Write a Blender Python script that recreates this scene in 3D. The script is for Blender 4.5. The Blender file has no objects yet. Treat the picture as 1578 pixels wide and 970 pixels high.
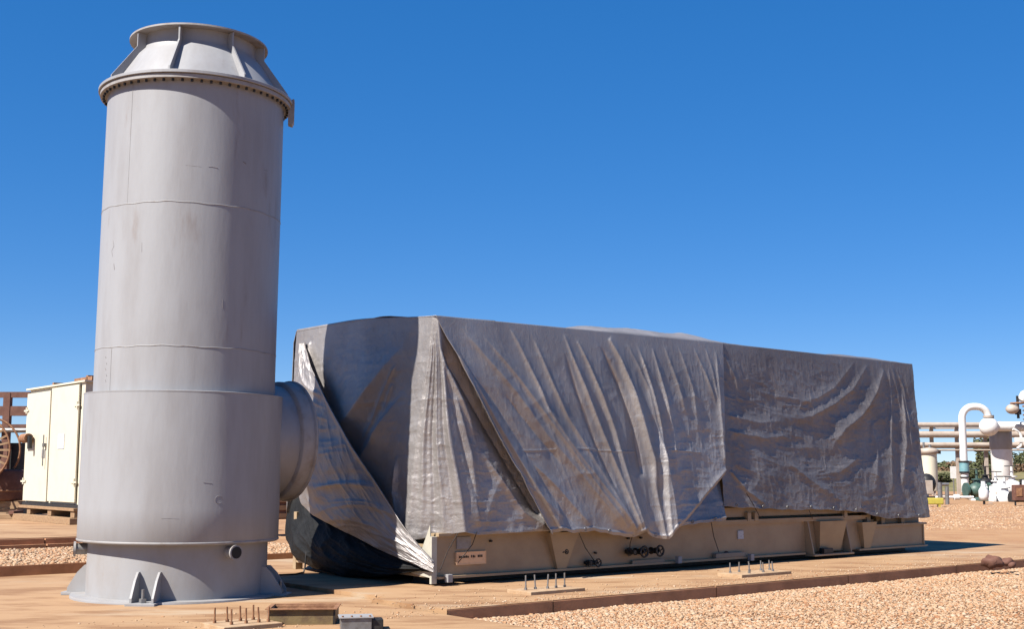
import bpy, bmesh, math, random
import numpy as np
from mathutils import Vector, Matrix
R = math.radians
random.seed(7)
rng = np.random.default_rng(11)
S = bpy.context.scene
col = S.collection

# ---------------------------------------------------------------- camera
CAM_H, F_PX, PITCH = 1.7, 1900.0, math.atan(240 / 1900.0)
cd = bpy.data.cameras.new('camera'); cam = bpy.data.objects.new('camera', cd); col.objects.link(cam)
cam.location = (0, 0, CAM_H); cam.rotation_euler = (R(90) + PITCH, 0, 0)
cd.sensor_width = 36; cd.sensor_fit = 'HORIZONTAL'; cd.lens = 36 * F_PX / 1578.0
cd.clip_start = 0.1; cd.clip_end = 3000
S.camera = cam
# ---------------------------------------------------------------- sky and sun
SUN_AZ, SUN_EL = R(-140), R(48)            # direction towards the sun, angle from +x
w = bpy.data.worlds.new('World'); S.world = w; w.use_nodes = True
nt = w.node_tree; bg = nt.nodes['Background']
sky = nt.nodes.new('ShaderNodeTexSky'); sky.sky_type = 'NISHITA'; sky.sun_disc = False
sky.sun_elevation = SUN_EL; sky.sun_rotation = R(90) - SUN_AZ
sky.altitude = 600; sky.air_density = 0.6; sky.dust_density = 0.0; sky.ozone_density = 6.0
hs = nt.nodes.new('ShaderNodeHueSaturation'); hs.inputs['Saturation'].default_value = 1.80; hs.inputs['Value'].default_value = 1.87; hs.inputs['Hue'].default_value = .512
gm = nt.nodes.new('ShaderNodeGamma'); gm.inputs['Gamma'].default_value = .5
nt.links.new(sky.outputs[0], gm.inputs['Color']); nt.links.new(gm.outputs[0], hs.inputs['Color']); nt.links.new(hs.outputs[0], bg.inputs[0]); bg.inputs[1].default_value = 0.078
sl = bpy.data.lights.new('sun', 'SUN'); sl.energy = 5.0; sl.angle = R(0.53); sl.color = (1.0, 0.955, 0.88)
sun = bpy.data.objects.new('sun', sl); col.objects.link(sun)
sv = Vector((math.cos(SUN_EL) * math.cos(SUN_AZ), math.cos(SUN_EL) * math.sin(SUN_AZ), math.sin(SUN_EL)))
sun.rotation_euler = sv.to_track_quat('Z', 'Y').to_euler(); sun.location = (-20, -20, 30)
S.view_settings.view_transform = 'Standard'; S.view_settings.look = 'None'
S.view_settings.exposure = 1.2; S.view_settings.gamma = 1

# ---------------------------------------------------------------- frames of reference
A0 = Vector((-1.12, 18.547, 0)); TH = R(39)          # near bottom corner of the skid, direction of its long side
E1 = Vector((math.cos(TH), math.sin(TH), 0)); E2 = Vector((-math.sin(TH), math.cos(TH), 0))
SK = Vector((-4.77, 17.92, -.06))                       # centre of the stack
def ray(x, y):
    a = (x - 789) / F_PX; b = (485 - y) / F_PX
    return Vector((a, math.cos(PITCH) - b * math.sin(PITCH), math.sin(PITCH) + b * math.cos(PITCH)))
CO = Vector((0, 0, CAM_H))
def ground(x, y, z=0.0):
    r = ray(x, y); return CO + r * ((z - CAM_H) / r.z)
def depth(x, y, Y):
    r = ray(x, y); return CO + r * (Y / r.y)
def side(x, y, v=0.0):
    r = ray(x, y); t = (v - (CO - A0).dot(E2)) / r.dot(E2); p = CO + r * t
    return ((p - A0).dot(E1), p.z)
def endf(x, y, u=0.0):
    r = ray(x, y); t = (u - (CO - A0).dot(E1)) / r.dot(E1); p = CO + r * t
    return ((p - A0).dot(E2), p.z)
def UV(u, v, z=0.0):
    return A0 + E1 * u + E2 * v + Vector((0, 0, z))

# ---------------------------------------------------------------- noise
def _h(ix, iy, seed):
    n = (ix.astype(np.int64) * 374761393 + iy.astype(np.int64) * 668265263 + seed * 1442695041) & 0xffffffff
    n = ((n ^ (n >> 13)) * 1274126177) & 0xffffffff
    return ((n ^ (n >> 16)) & 0xffff) / 65535.0
def vn(x, y, seed=0):
    x = np.asarray(x, float); y = np.asarray(y, float)
    ix = np.floor(x); iy = np.floor(y); fx = x - ix; fy = y - iy
    fx = fx ** 3 * (fx * (fx * 6 - 15) + 10); fy = fy ** 3 * (fy * (fy * 6 - 15) + 10)
    a = _h(ix, iy, seed); b = _h(ix + 1, iy, seed); c = _h(ix, iy + 1, seed); d = _h(ix + 1, iy + 1, seed)
    return (a * (1 - fx) + b * fx) * (1 - fy) + (c * (1 - fx) + d * fx) * fy
def fbm(x, y, seed=0, o=4):
    s = 0; a = .5
    for k in range(o): s = s + a * (vn(x, y, seed + k * 17) - .5); x = x * 2.03 + 3.1; y = y * 2.03 + 1.7; a *= .5
    return s
def ridged(x, y, seed=0, o=4):
    s = 0; a = .5
    for k in range(o):
        s = s + a * (1 - np.abs(2 * vn(x, y, seed + k * 31) - 1)) ** 2; x = x * 2.1 + 5.1; y = y * 2.1 + 2.3; a *= .5
    return s
def sm(e0, e1, x):
    t = np.clip((np.asarray(x, float) - e0) / (e1 - e0), 0, 1); return t * t * (3 - 2 * t)

# ---------------------------------------------------------------- materials
ALB = .53     # common scale of the paint values below
def mat(name, c, rough=.6, metal=0.0, c2=None, scale=3.0, fac=(.4, .65), bump=0.0, bscale=40.0, detail=6, stretch=(1, 1, 1), c3=None, c3scale=1.2, c3fac=(.55, .7), spec=.5, bdist=.01):
    m = bpy.data.materials.new(name); m.use_nodes = True; t = m.node_tree; b = t.nodes['Principled BSDF']
    c, c2, c3 = [q and tuple(x * ALB for x in q) for q in (c, c2, c3)]
    b.inputs['Roughness'].default_value = rough; b.inputs['Metallic'].default_value = metal
    b.inputs['Specular IOR Level'].default_value = spec
    tc = t.nodes.new('ShaderNodeTexCoord'); mp = t.nodes.new('ShaderNodeMapping'); mp.inputs['Scale'].default_value = stretch
    t.links.new(tc.outputs['Object'], mp.inputs[0])
    def noise(sc, det=6):
        n = t.nodes.new('ShaderNodeTexNoise'); n.inputs['Scale'].default_value = sc; n.inputs['Detail'].default_value = det
        n.inputs['Roughness'].default_value = .62
        t.links.new(mp.outputs[0], n.inputs['Vector']); return n
    def ramp(n, f):
        r = t.nodes.new('ShaderNodeMapRange'); r.inputs[1].default_value = f[0]; r.inputs[2].default_value = f[1]; r.interpolation_type = 'SMOOTHSTEP'
        t.links.new(n.outputs[0], r.inputs[0]); return r
    def mix(fa, a, bb):
        x = t.nodes.new('ShaderNodeMix'); x.data_type = 'RGBA'
        t.links.new(fa, x.inputs[0])
        if hasattr(a, 'links'): t.links.new(a, x.inputs[6])
        else: x.inputs[6].default_value = (*a, 1)
        x.inputs[7].default_value = (*bb, 1); return x.outputs[2]
    out = None
    if c2: out = mix(ramp(noise(scale, detail), fac).outputs[0], c, c2)
    if c3: out = mix(ramp(noise(c3scale, 5), c3fac).outputs[0], out if out is not None else c, c3)
    if out is not None: t.links.new(out, b.inputs['Base Color'])
    else: b.inputs['Base Color'].default_value = (*c, 1)
    if bump:
        n = noise(bscale, 8); bp = t.nodes.new('ShaderNodeBump'); bp.inputs['Strength'].default_value = bump; bp.inputs['Distance'].default_value = bdist
        t.links.new(n.outputs[0], bp.inputs['Height']); t.links.new(bp.outputs[0], b.inputs['Normal'])
    return m
M = {}
M['stack'] = mat('stack grey paint', (.475, .475, .49), .5, 0, (.405, .392, .395), 2.4, (.35, .72), .22, 3.0, c3=(.34, .285, .26), c3scale=3.0, c3fac=(.59, .80), stretch=(1, 1, .22), bdist=.03)
M['stack_lo'] = mat('stack base paint', (.475, .47, .478), .55, 0, (.42, .39, .37), 2.0, (.35, .75), .15, 24, c3=(.42, .34, .27), c3scale=3.2, c3fac=(.62, .85), stretch=(1, 1, .5))
M['stack_edge'] = mat('stack worn trim', (.47, .45, .44), .6, 0, (.36, .31, .28), 6, (.4, .75), .2, 40)
M['weld'] = mat('weld bead', (.42, .41, .41), .6, 0, (.26, .20, .17), 7, (.5, .75))
M['scuff'] = mat('scuff mark', (.30, .27, .27), .7, 0, (.34, .32, .33), 14, (.4, .6))
M['dark'] = mat('dark opening', (.012, .011, .011), .8)
M['black'] = mat('black iron', (.025, .024, .024), .5, .2, (.06, .05, .045), 12, (.45, .7), .2, 60)
M['rust'] = mat('rusty steel', (.30, .13, .06), .85, 0, (.50, .25, .12), 8, (.35, .7), .5, 50)
M['redrust'] = mat('oxide red steel', (.17, .065, .04), .8, 0, (.25, .11, .07), 4, (.35, .7), .3, 30)
M['skid'] = mat('shaded cream skid paint', (.56, .41, .25), .42, 0, (.47, .33, .20), 2.2, (.35, .7), .15, 20, c3=(.27, .19, .12), c3scale=3.4, c3fac=(.66, .86))  # the skid cream, darkened and warmed to the tone of its shaded side
M['skid_sunlit'] = mat('sunlit cream paint', (.72, .68, .57), .45, 0, (.62, .57, .46), 3, (.4, .7), .1, 20)  # same cream lightened: the sun on the near corner put into the colour
M['skid_lo'] = mat('dusty skid paint', (.40, .33, .25), .5, 0, (.36, .30, .22), 5, (.35, .7), .2, 30)
M['plate'] = mat('brass coloured plate', (1.25, .80, .46), .45, .1, (.95, .58, .32), 14, (.5, .8))
M['white'] = mat('white paint', (1.08, 1.07, 1.04), .4, 0, (.95, .92, .86), 2.5, (.4, .75), .05, 20)
M['shedwhite'] = mat('cream door paint', (.96, .88, .68), .5, 0, (.86, .80, .63), 2.5, (.4, .75), .1, 20, c3=(.55, .36, .19), c3scale=1.5, c3fac=(.69, .85))
M['timber'] = mat('pale timber', (.50, .32, .17), .8, 0, (.36, .20, .10), 3, (.35, .7), .4, 20, stretch=(1, 6, 6))
M['tan'] = mat('tan painted steel', (.66, .56, .47), .6, 0, (.54, .43, .34), 2, (.35, .7))
M['teal'] = mat('teal band', (.20, .44, .50), .5, 0, (.28, .52, .56), 5, (.4, .6))
M['green'] = mat('green valve paint', (.05, .12, .10), .5, 0, (.09, .16, .13), 4, (.4, .6))
M['steel'] = mat('galvanised steel', (.42, .41, .40), .45, .6, (.30, .28, .26), 12, (.4, .7))
M['yellow'] = mat('yellow paint', (.75, .62, .10), .5, 0, (.60, .48, .08), 4, (.4, .7))
M['blacksheet'] = mat('black plastic sheet', (.009, .009, .009), .7, 0, (.02, .02, .021), 3, (.4, .7), .4, 14, bdist=.03, spec=.22)
M['rope'] = mat('dark rope', (.05, .04, .035), .9)
M['lichen'] = mat('ochre coated steel', (.26, .18, .07), .7, 0, (.14, .08, .04), 6, (.4, .7), .3, 40)
M['grout'] = mat('pale grout', (.64, .44, .27), .9, 0, (.52, .32, .17), 7, (.35, .7), .4, 60)
M['paper'] = mat('paper notice', (.74, .76, .80), .7, 0, (.45, .48, .60), 24, (.55, .62))
M['ink'] = mat('dark ink', (.06, .035, .02), .7)
# tarpaulin: woven silver-grey polyethylene
def tarp_mat(name, c, c2, metal, rough, k=1.0):
    m = bpy.data.materials.new(name); m.use_nodes = True; t = m.node_tree; b = t.nodes['Principled BSDF']
    L = t.links; N = t.nodes.new
    tc = N('ShaderNodeTexCoord')
    n1 = N('ShaderNodeTexNoise'); n1.inputs['Scale'].default_value = 1.1; n1.inputs['Detail'].default_value = 7
    L.new(tc.outputs['Object'], n1.inputs['Vector'])
    mr = N('ShaderNodeMapRange'); mr.inputs[1].default_value = .35; mr.inputs[2].default_value = .68; L.new(n1.outputs[0], mr.inputs[0])
    mx = N('ShaderNodeMix'); mx.data_type = 'RGBA'; mx.inputs[6].default_value = (*c, 1); mx.inputs[7].default_value = (*c2, 1); L.new(mr.outputs[0], mx.inputs[0])
    L.new(mx.outputs[2], b.inputs['Base Color'])
    b.inputs['Metallic'].default_value = metal
    r2 = N('ShaderNodeMapRange'); r2.inputs[3].default_value = rough - .07; r2.inputs[4].default_value = rough + .12
    n3 = N('ShaderNodeTexNoise'); n3.inputs['Scale'].default_value = 7; L.new(tc.outputs['Object'], n3.inputs['Vector']); L.new(n3.outputs[0], r2.inputs[0]); L.new(r2.outputs[0], b.inputs['Roughness'])
    # crease relief at two sizes
    v = N('ShaderNodeTexNoise'); v.inputs['Scale'].default_value = 6.5; v.inputs['Detail'].default_value = 7; v.inputs['Roughness'].default_value = .68; v.inputs['Distortion'].default_value = .8
    mp = N('ShaderNodeMapping'); mp.inputs['Scale'].default_value = (1.5, 1.5, .75); L.new(tc.outputs['Object'], mp.inputs[0]); L.new(mp.outputs[0], v.inputs['Vector'])
    ab = N('ShaderNodeMath'); ab.operation = 'SUBTRACT'; ab.inputs[1].default_value = .5; L.new(v.outputs[0], ab.inputs[0])
    a2 = N('ShaderNodeMath'); a2.operation = 'ABSOLUTE'; L.new(ab.outputs[0], a2.inputs[0])
    b1 = N('ShaderNodeBump'); b1.inputs['Strength'].default_value = .8 * k; b1.inputs['Distance'].default_value = .05; L.new(a2.outputs[0], b1.inputs['Height'])
    n4 = N('ShaderNodeTexNoise'); n4.inputs['Scale'].default_value = 42; n4.inputs['Detail'].default_value = 4; L.new(mp.outputs[0], n4.inputs['Vector'])
    b2 = N('ShaderNodeBump'); b2.inputs['Strength'].default_value = .55 * k; b2.inputs['Distance'].default_value = .012; L.new(n4.outputs[0], b2.inputs['Height']); L.new(b1.outputs[0], b2.inputs['Normal'])
    L.new(b2.outputs[0], b.inputs['Normal'])
    return m
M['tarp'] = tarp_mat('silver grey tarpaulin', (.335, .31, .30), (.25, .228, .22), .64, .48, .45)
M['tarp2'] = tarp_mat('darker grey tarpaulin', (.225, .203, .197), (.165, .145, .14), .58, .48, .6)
M['dirt'] = mat('tan concrete and dirt', (.58, .33, .155), .95, 0, (.47, .235, .10), 1.1, (.35, .68), .6, 9, detail=10, c3=(.42, .22, .11), c3scale=.14, c3fac=(.52, .68), bdist=.04)
M['concrete'] = mat('dusty concrete', (.56, .335, .17), .9, 0, (.38, .195, .085), 1.5, (.44, .64), .35, 30, detail=10, c3=(.60, .44, .29), c3scale=.6, c3fac=(.55, .70), stretch=(.5, 1.3, 1))
M['kerb'] = mat('red brown kerb face', (.72, .35, .175), .9, 0, (.52, .25, .12), 2.5, (.35, .7), .4, 30)
M['gravelbed'] = mat('gravel bed', (.52, .31, .17), .95, 0, (.36, .18, .085), 14, (.35, .65), .9, 26, bdist=.05)
PEB = [mat('pebble pale', (.62, .40, .235), .9), mat('pebble pink', (.56, .30, .15), .9), mat('pebble white', (.68, .50, .34), .9), mat('pebble rust', (.42, .19, .085), .9)]
M['hill'] = mat('dry hillside', (.16, .105, .055), .95, 0, (.10, .10, .035), .06, (.4, .6), .5, 1, detail=10)
M['leafA'] = mat('dry brown leaves', (.24, .14, .07), .8)
M['leafB'] = mat('dull green leaves', (.12, .13, .045), .8)
M['bark'] = mat('bark', (.10, .07, .05), .9)
M['grass'] = mat('dry grass', (.30, .24, .10), .9, 0, (.20, .19, .06), .5, (.4, .6))

# ---------------------------------------------------------------- mesh builders
class MB:
    def __init__(s): s.v = []; s.f = []; s.sm = []
    def add(s, vs, fs, smooth=False, m=None):
        o = len(s.v)
        s.v += [tuple(m @ Vector(p)) if m else tuple(p) for p in vs]
        s.f += [tuple(i + o for i in f) for f in fs]; s.sm += [smooth] * len(fs); return s
    def box(s, x0, x1, y0, y1, z0, z1, m=None, b=0.0):
        if b > 0:
            bm = bmesh.new(); bmesh.ops.create_cube(bm, size=1)
            for q in bm.verts: q.co = Vector(((x0 + x1) / 2 + q.co.x * (x1 - x0), (y0 + y1) / 2 + q.co.y * (y1 - y0), (z0 + z1) / 2 + q.co.z * (z1 - z0)))
            bmesh.ops.bevel(bm, geom=bm.edges[:], offset=b, segments=2, affect='EDGES', profile=.6)
            vs = [tuple(q.co) for q in bm.verts]; fs = [tuple(q.index for q in f.verts) for f in bm.faces]; bm.free()
            return s.add(vs, fs, False, m)
        vs = [(x0, y0, z0), (x1, y0, z0), (x1, y1, z0), (x0, y1, z0), (x0, y0, z1), (x1, y0, z1), (x1, y1, z1), (x0, y1, z1)]
        return s.add(vs, [(0, 3, 2, 1), (4, 5, 6, 7), (0, 1, 5, 4), (1, 2, 6, 5), (2, 3, 7, 6), (3, 0, 4, 7)], False, m)
    def prism(s, pts, t, m=None, off=0.0):       # polygon in xz extruded along y
        n = len(pts); vs = [(x, off - t / 2, z) for x, z in pts] + [(x, off + t / 2, z) for x, z in pts]
        fs = [tuple(range(n)), tuple(range(2 * n - 1, n - 1, -1))] + [(i, i + n, (i + 1) % n + n, (i + 1) % n) for i in range(n)]
        return s.add(vs, fs, False, m)
    def lathe(s, prof, n=48, m=None, cap=False, a0=0, a1=2 * math.pi, smooth=True):    # prof: (r,z) list; axis z
        full = abs(a1 - a0 - 2 * math.pi) < 1e-6; k = n if full else n + 1
        vs = []
        for r, z in prof:
            for i in range(k):
                a = a0 + (a1 - a0) * i / n; vs.append((r * math.cos(a), r * math.sin(a), z))
        fs = []
        for j in range(len(prof) - 1):
            for i in range(n):
                i2 = (i + 1) % k; fs.append((j * k + i, j * k + i2, (j + 1) * k + i2, (j + 1) * k + i))
        s.add(vs, fs, smooth, m)
        if cap:
            s.add([vs[i] for i in range(k)], [tuple(range(k - 1, -1, -1))], False, m)
            s.add([vs[(len(prof) - 1) * k + i] for i in range(k)], [tuple(range(k))], False, m)
        return s
    def cyl(s, p0, p1, r, n=12, r1=None, cap=True, smooth=True):
        p0 = Vector(p0); p1 = Vector(p1); d = p1 - p0
        m = Matrix.Translation(p0) @ d.to_track_quat('Z', 'Y').to_matrix().to_4x4()
        return s.lathe([(r, 0), (r if r1 is None else r1, d.length)], n, m, cap, smooth=smooth)
    def tube(s, pts, r, n=10, cap=True):
        pts = [Vector(p) for p in pts]; K = len(pts); rs = r if isinstance(r, (list, tuple)) else [r] * K
        vs = []; up = Vector((0, 0, 1)); prev = None
        for i, p in enumerate(pts):
            t = ((pts[min(i + 1, K - 1)] - pts[max(i - 1, 0)])).normalized()
            if prev is None:
                a = t.cross(up if abs(t.z) < .95 else Vector((1, 0, 0))).normalized()
            else: a = (prev - t * prev.dot(t)).normalized()
            prev = a; b = t.cross(a)
            vs += [tuple(p + (a * math.cos(q) + b * math.sin(q)) * rs[i]) for q in [2 * math.pi * j / n for j in range(n)]]
        fs = [(i * n + j, i * n + (j + 1) % n, (i + 1) * n + (j + 1) % n, (i + 1) * n + j) for i in range(K - 1) for j in range(n)]
        s.add(vs, fs, True)
        if cap: s.add(vs[:n], [tuple(range(n - 1, -1, -1))]); s.add(vs[-n:], [tuple(range(n))])
        return s
    def torus(s, R_, r, n=32, k=8, m=None):
        vs = [((R_ + r * math.cos(b)) * math.cos(a), (R_ + r * math.cos(b)) * math.sin(a), r * math.sin(b)) for a in [2 * math.pi * i / n for i in range(n)] for b in [2 * math.pi * j / k for j in range(k)]]
        fs = [(i * k + j, ((i + 1) % n) * k + j, ((i + 1) % n) * k + (j + 1) % k, i * k + (j + 1) % k) for i in range(n) for j in range(k)]
        return s.add(vs, fs, True, m)
    def ball(s, c, r, n=16, k=10, sc=(1, 1, 1)):
        prof = [(max(math.sin(math.pi * j / k), 1e-4) * r, -math.cos(math.pi * j / k) * r) for j in range(k + 1)]
        return s.lathe(prof, n, Matrix.Translation(Vector(c)) @ Matrix.Diagonal((*sc, 1)))
    def build(s, name, m, parent=None, loc=(0, 0, 0), rz=0.0, rot=None):
        me = bpy.data.meshes.new(name); me.from_pydata(s.v, [], s.f)
        me.polygons.foreach_set('use_smooth', s.sm); me.materials.append(m); me.update()
        o = bpy.data.objects.new(name, me); col.objects.link(o); o.location = loc; o.rotation_euler = rot or (0, 0, rz)
        if parent: o.parent = parent
        return o
def tag(o, label=None, cat=None, group=None, kind=None):
    if label: o['label'] = label
    if cat: o['category'] = cat
    if group: o['group'] = group
    if kind: o['kind'] = kind
    return o
def thing(name, loc, rz, label, cat, group=None):
    o = bpy.data.objects.new(name, None); col.objects.link(o); o.location = loc; o.rotation_euler = (0, 0, rz); o.empty_display_size = .2
    return tag(o, label, cat, group)
def again(o, parent, loc, rz=None, rot=None):            # another copy of a part, sharing its mesh
    c = o.copy(); col.objects.link(c); c.parent = parent; c.location = loc
    if rot is not None: c.rotation_euler = rot
    elif rz is not None: c.rotation_euler = (0, 0, rz)
    return c
def copy_tree(o, parent=None):
    c = o.copy(); col.objects.link(c); c.parent = parent
    for ch in [q for q in KIDS.get(o.name, [])]: copy_tree(ch, c)
    return c
def grid_mesh(name, P, m, parent=None, loc=(0, 0, 0), rz=0.0, thick=0.0):
    n, k = P.shape[:2]; vs = P.reshape(-1, 3)
    idx = np.arange(n * k).reshape(n, k)
    fs = np.stack([idx[:-1, :-1], idx[1:, :-1], idx[1:, 1:], idx[:-1, 1:]], -1).reshape(-1, 4)
    me = bpy.data.meshes.new(name); me.vertices.add(len(vs)); me.vertices.foreach_set('co', vs.astype(np.float32).ravel())
    me.loops.add(fs.size); me.loops.foreach_set('vertex_index', fs.ravel().astype(np.int32))
    me.polygons.add(len(fs)); me.polygons.foreach_set('loop_start', np.arange(0, fs.size, 4, dtype=np.int32))
    me.polygons.foreach_set('use_smooth', np.ones(len(fs), bool)); me.materials.append(m); me.update(calc_edges=True)
    o = bpy.data.objects.new(name, me); col.objects.link(o); o.location = loc; o.rotation_euler = (0, 0, rz)
    if parent: o.parent = parent
    if thick:
        sd = o.modifiers.new('thickness', 'SOLIDIFY'); sd.thickness = thick; sd.offset = 0
    return o

# ================================================================= THE SETTING
# ground: one sheet to the horizon, with the lower gravel bed and the steps up at the back laid above it as separate bodies
def quad_slab(name, c, z0, z1, m, kind='structure', b=0.0):
    # c: four ground corners counter-clockwise (world xy)
    mb = MB(); n = len(c)
    vs = [(x, y, z0) for x, y in c] + [(x, y, z1) for x, y in c]
    mb.add(vs, [tuple(range(n - 1, -1, -1)), tuple(range(n, 2 * n))] + [(i, (i + 1) % n, (i + 1) % n + n, i + n) for i in range(n)])
    o = mb.build(name, m); 
    if kind: o['kind'] = kind
    return o
def uvxy(u, v): p = UV(u, v); return (p.x, p.y)
gx = 400
g = MB(); g.add([(-gx * 3, -60, -.22), (gx * 3, -60, -.22), (gx * 3, 1500, -.22), (-gx * 3, 1500, -.22)], [(0, 1, 2, 3)])
tag(g.build('ground', M['dirt']), kind='structure')
# level yard behind and beside the pad (brings the land level with the pad beyond the gravel strip)
tag(quad_slab('dirt_yard', [uvxy(16.5, -6.2), uvxy(170, -40), uvxy(170, 160), uvxy(-160, 160), uvxy(-160, 6.42), uvxy(16.5, 6.42)], -.3, -.008, M['dirt']), kind='structure')
# concrete pad under the skid: cast bays with joints between them, kerb face towards the gravel
us = [-1.7, 0.02, 3.2, 6.4, 9.6, 12.8, 16.5]
for i in range(6):
    a, b_ = us[i] + .008, us[i + 1] - .008
    mb = MB(); c = [uvxy(a, -2.6 + .01 * (i % 2)), uvxy(b_, -2.6 + .01 * (i % 2)), uvxy(b_, 6.4), uvxy(a + (.22 if i == 0 else 0), 6.4)]
    if i == 0: c += [uvxy(a + .22, -.9), uvxy(a, -.9)]
    k_ = len(c); mb.add([(x, y, -.30) for x, y in c] + [(x, y, 0) for x, y in c], [tuple(range(k_, 2 * k_))] + [(j, (j + 1) % k_, (j + 1) % k_ + k_, j + k_) for j in range(k_)])
    o = mb.build('concrete_pad', M['concrete']); o['kind'] = 'structure'
    k = MB(); k.add([(*uvxy(a, -2.613), -.30), (*uvxy(b_, -2.613), -.30), (*uvxy(b_, -2.613), -.012 - .004 * (i % 3)), (*uvxy(a, -2.613), -.012 - .004 * (i % 3)),
                     (*uvxy(a, -2.55), -.30), (*uvxy(b_, -2.55), -.30), (*uvxy(b_, -2.55), -.012 - .004 * (i % 3)), (*uvxy(a, -2.55), -.012 - .004 * (i % 3))],
                    [(0, 1, 2, 3), (3, 2, 6, 7)])
    k.build('kerb_face', M['kerb'], o)
fl = quad_slab('concrete_floor', [uvxy(-24, -9), uvxy(-1.725, -9), uvxy(-1.725, -.91), uvxy(-1.50, -.91), uvxy(-1.50, 6.4), uvxy(-24, 6.4)], -.30, -.058, M['concrete'])
jt = MB()
for (a, b_) in (((-24, -1.25), (-1.93, -1.25)),):
    pass
# back strip of raised gravel, then the upper concrete terrace
st1 = quad_slab('gravel_terrace', [uvxy(-30, 6.42), uvxy(2.6, 6.42), uvxy(2.6, 11.1), uvxy(-30, 11.1)], -.3, .10, M['gravelbed'])
kb = quad_slab('rear_kerb', [uvxy(-30, 6.36), uvxy(2.6, 6.36), uvxy(2.6, 6.42 - .003), uvxy(-30, 6.42 - .003)], -.3, .112, M['kerb'])
st2 = quad_slab('concrete_terrace', [uvxy(-30, 11.12), uvxy(2.6, 11.12), uvxy(2.6, 34), uvxy(-30, 34)], -.3, .31, M['concrete'])
for k, (a, b_) in enumerate(((-30, -9), (-8.98, -2.05), (-2.02, 2.6))):
    o = quad_slab('terrace_kerb', [uvxy(a, 11.02), uvxy(b_, 11.02), uvxy(b_, 11.117), uvxy(a, 11.117)], -.3, .295, M['kerb'])
    q = quad_slab('terrace_kerb_foot', [uvxy(a, 10.9), uvxy(b_, 10.9), uvxy(b_, 11.017), uvxy(a, 11.017)], -.3, .185, M['kerb'])
# gravel in front of the pad: a bed with thousands of pebbles on it
gb = MB(); N_ = 60
bed = [uvxy(-1.9, -2.62), uvxy(60, -2.62), uvxy(60, -60), uvxy(-1.9, -60)]
P = np.zeros((150, 90, 3))
uu = np.linspace(0, 1, 150) ** 1.4 * 40 - 1.91; vv = -2.6 - np.linspace(0, 1, 90) ** 1.5 * 22
U, V = np.meshgrid(uu, vv, indexing='ij')
P[..., 0] = A0.x + E1.x * U + E2.x * V; P[..., 1] = A0.y + E1.y * U + E2.y * V; P[..., 2] = -.165 + .05 * fbm(U * .8, V * .8, 5) + .012 * fbm(U * 5, V * 5, 9)
bo = grid_mesh('gravel_bed', P[:, ::-1], M['gravelbed']); bo['kind'] = 'structure'
def pebbles(name, pts, size):
    n = len(pts)
    t = (1 + 5 ** .5) / 2
    ico = np.array([(-1, t, 0), (1, t, 0), (-1, -t, 0), (1, -t, 0), (0, -1, t), (0, 1, t), (0, -1, -t), (0, 1, -t), (t, 0, -1), (t, 0, 1), (-t, 0, -1), (-t, 0, 1)]) / 1.9
    ft = np.array([(0, 11, 5), (0, 5, 1), (0, 1, 7), (0, 7, 10), (0, 10, 11), (1, 5, 9), (5, 11, 4), (11, 10, 2), (10, 7, 6), (7, 1, 8), (3, 9, 4), (3, 4, 2), (3, 2, 6), (3, 6, 8), (3, 8, 9), (4, 9, 5), (2, 4, 11), (6, 2, 10), (8, 6, 7), (9, 8, 1)])
    a = rng.uniform(0, 6.28, n); sc = np.stack([size * rng.uniform(.7, 1.35, n), size * rng.uniform(.6, 1.1, n), size * rng.uniform(.4, .8, n)], 1)
    v = ico[None] * (1 + rng.uniform(-.22, .22, (n, 12, 1))) * sc[:, None, :]
    ca, sa = np.cos(a)[:, None], np.sin(a)[:, None]
    x = v[..., 0] * ca - v[..., 1] * sa; y = v[..., 0] * sa + v[..., 1] * ca
    v = np.stack([x, y, v[..., 2]], -1) + pts[:, None, :]
    f = (ft[None] + (np.arange(n) * 12)[:, None, None]).reshape(-1, 3)
    me = bpy.data.meshes.new(name); me.vertices.add(n * 12); me.vertices.foreach_set('co', v.astype(np.float32).ravel())
    me.loops.add(f.size); me.loops.foreach_set('vertex_index', f.ravel().astype(np.int32))
    me.polygons.add(len(f)); me.polygons.foreach_set('loop_start', np.arange(0, f.size, 3, dtype=np.int32))
    me.polygons.foreach_set('material_index', np.repeat(rng.choice(4, n, p=[.45, .27, .2, .08]), 20).astype(np.int32))
    for q in PEB: me.materials.append(q)
    me.update(calc_edges=True)
    o = bpy.data.objects.new(name, me); col.objects.link(o); o['kind'] = 'stuff'; return o
def in_view(p, mx=60):
    x = p[:, 0]; y = p[:, 1]
    return (y > 3) & (np.abs(x) < y * .44 + .5) & (p[:, 1] * (970 + 30 - 725) / F_PX > 1.75)
n = 260000
r1 = rng.uniform(0, 1, n)
cu = -1.9 + r1 ** 1.25 * 26; cv = -2.64 - rng.uniform(0, 1, n) ** 1.3 * 15
px = A0.x + E1.x * cu + E2.x * cv; py = A0.y + E1.y * cu + E2.y * cv
pz = -.158 + .05 * fbm(cu * .8, cv * .8, 5)
pts = np.stack([px, py, pz], 1); pts = pts[in_view(pts)][:85000]
pebbles('gravel', pts, rng.choice([.010, .015, .022, .036], len(pts), p=[.36, .40, .20, .04]))
n = 16000
cu = rng.uniform(-7, 2.5, n); cv = rng.uniform(6.5, 10.9, n)
px = A0.x + E1.x * cu + E2.x * cv; py = A0.y + E1.y * cu + E2.y * cv
pebbles('gravel', np.stack([px, py, np.full(n, .105)], 1), rng.choice([.018, .03, .045], n, p=[.5, .38, .12]))
n = 2600
cu = rng.uniform(-7, 13, n); cv = -2.55 + rng.exponential(.28, n); cv = np.where(rng.uniform(0, 1, n) < .3, rng.uniform(-2.5, -.6, n), cv)
px = A0.x + E1.x * cu + E2.x * cv; py = A0.y + E1.y * cu + E2.y * cv
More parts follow.
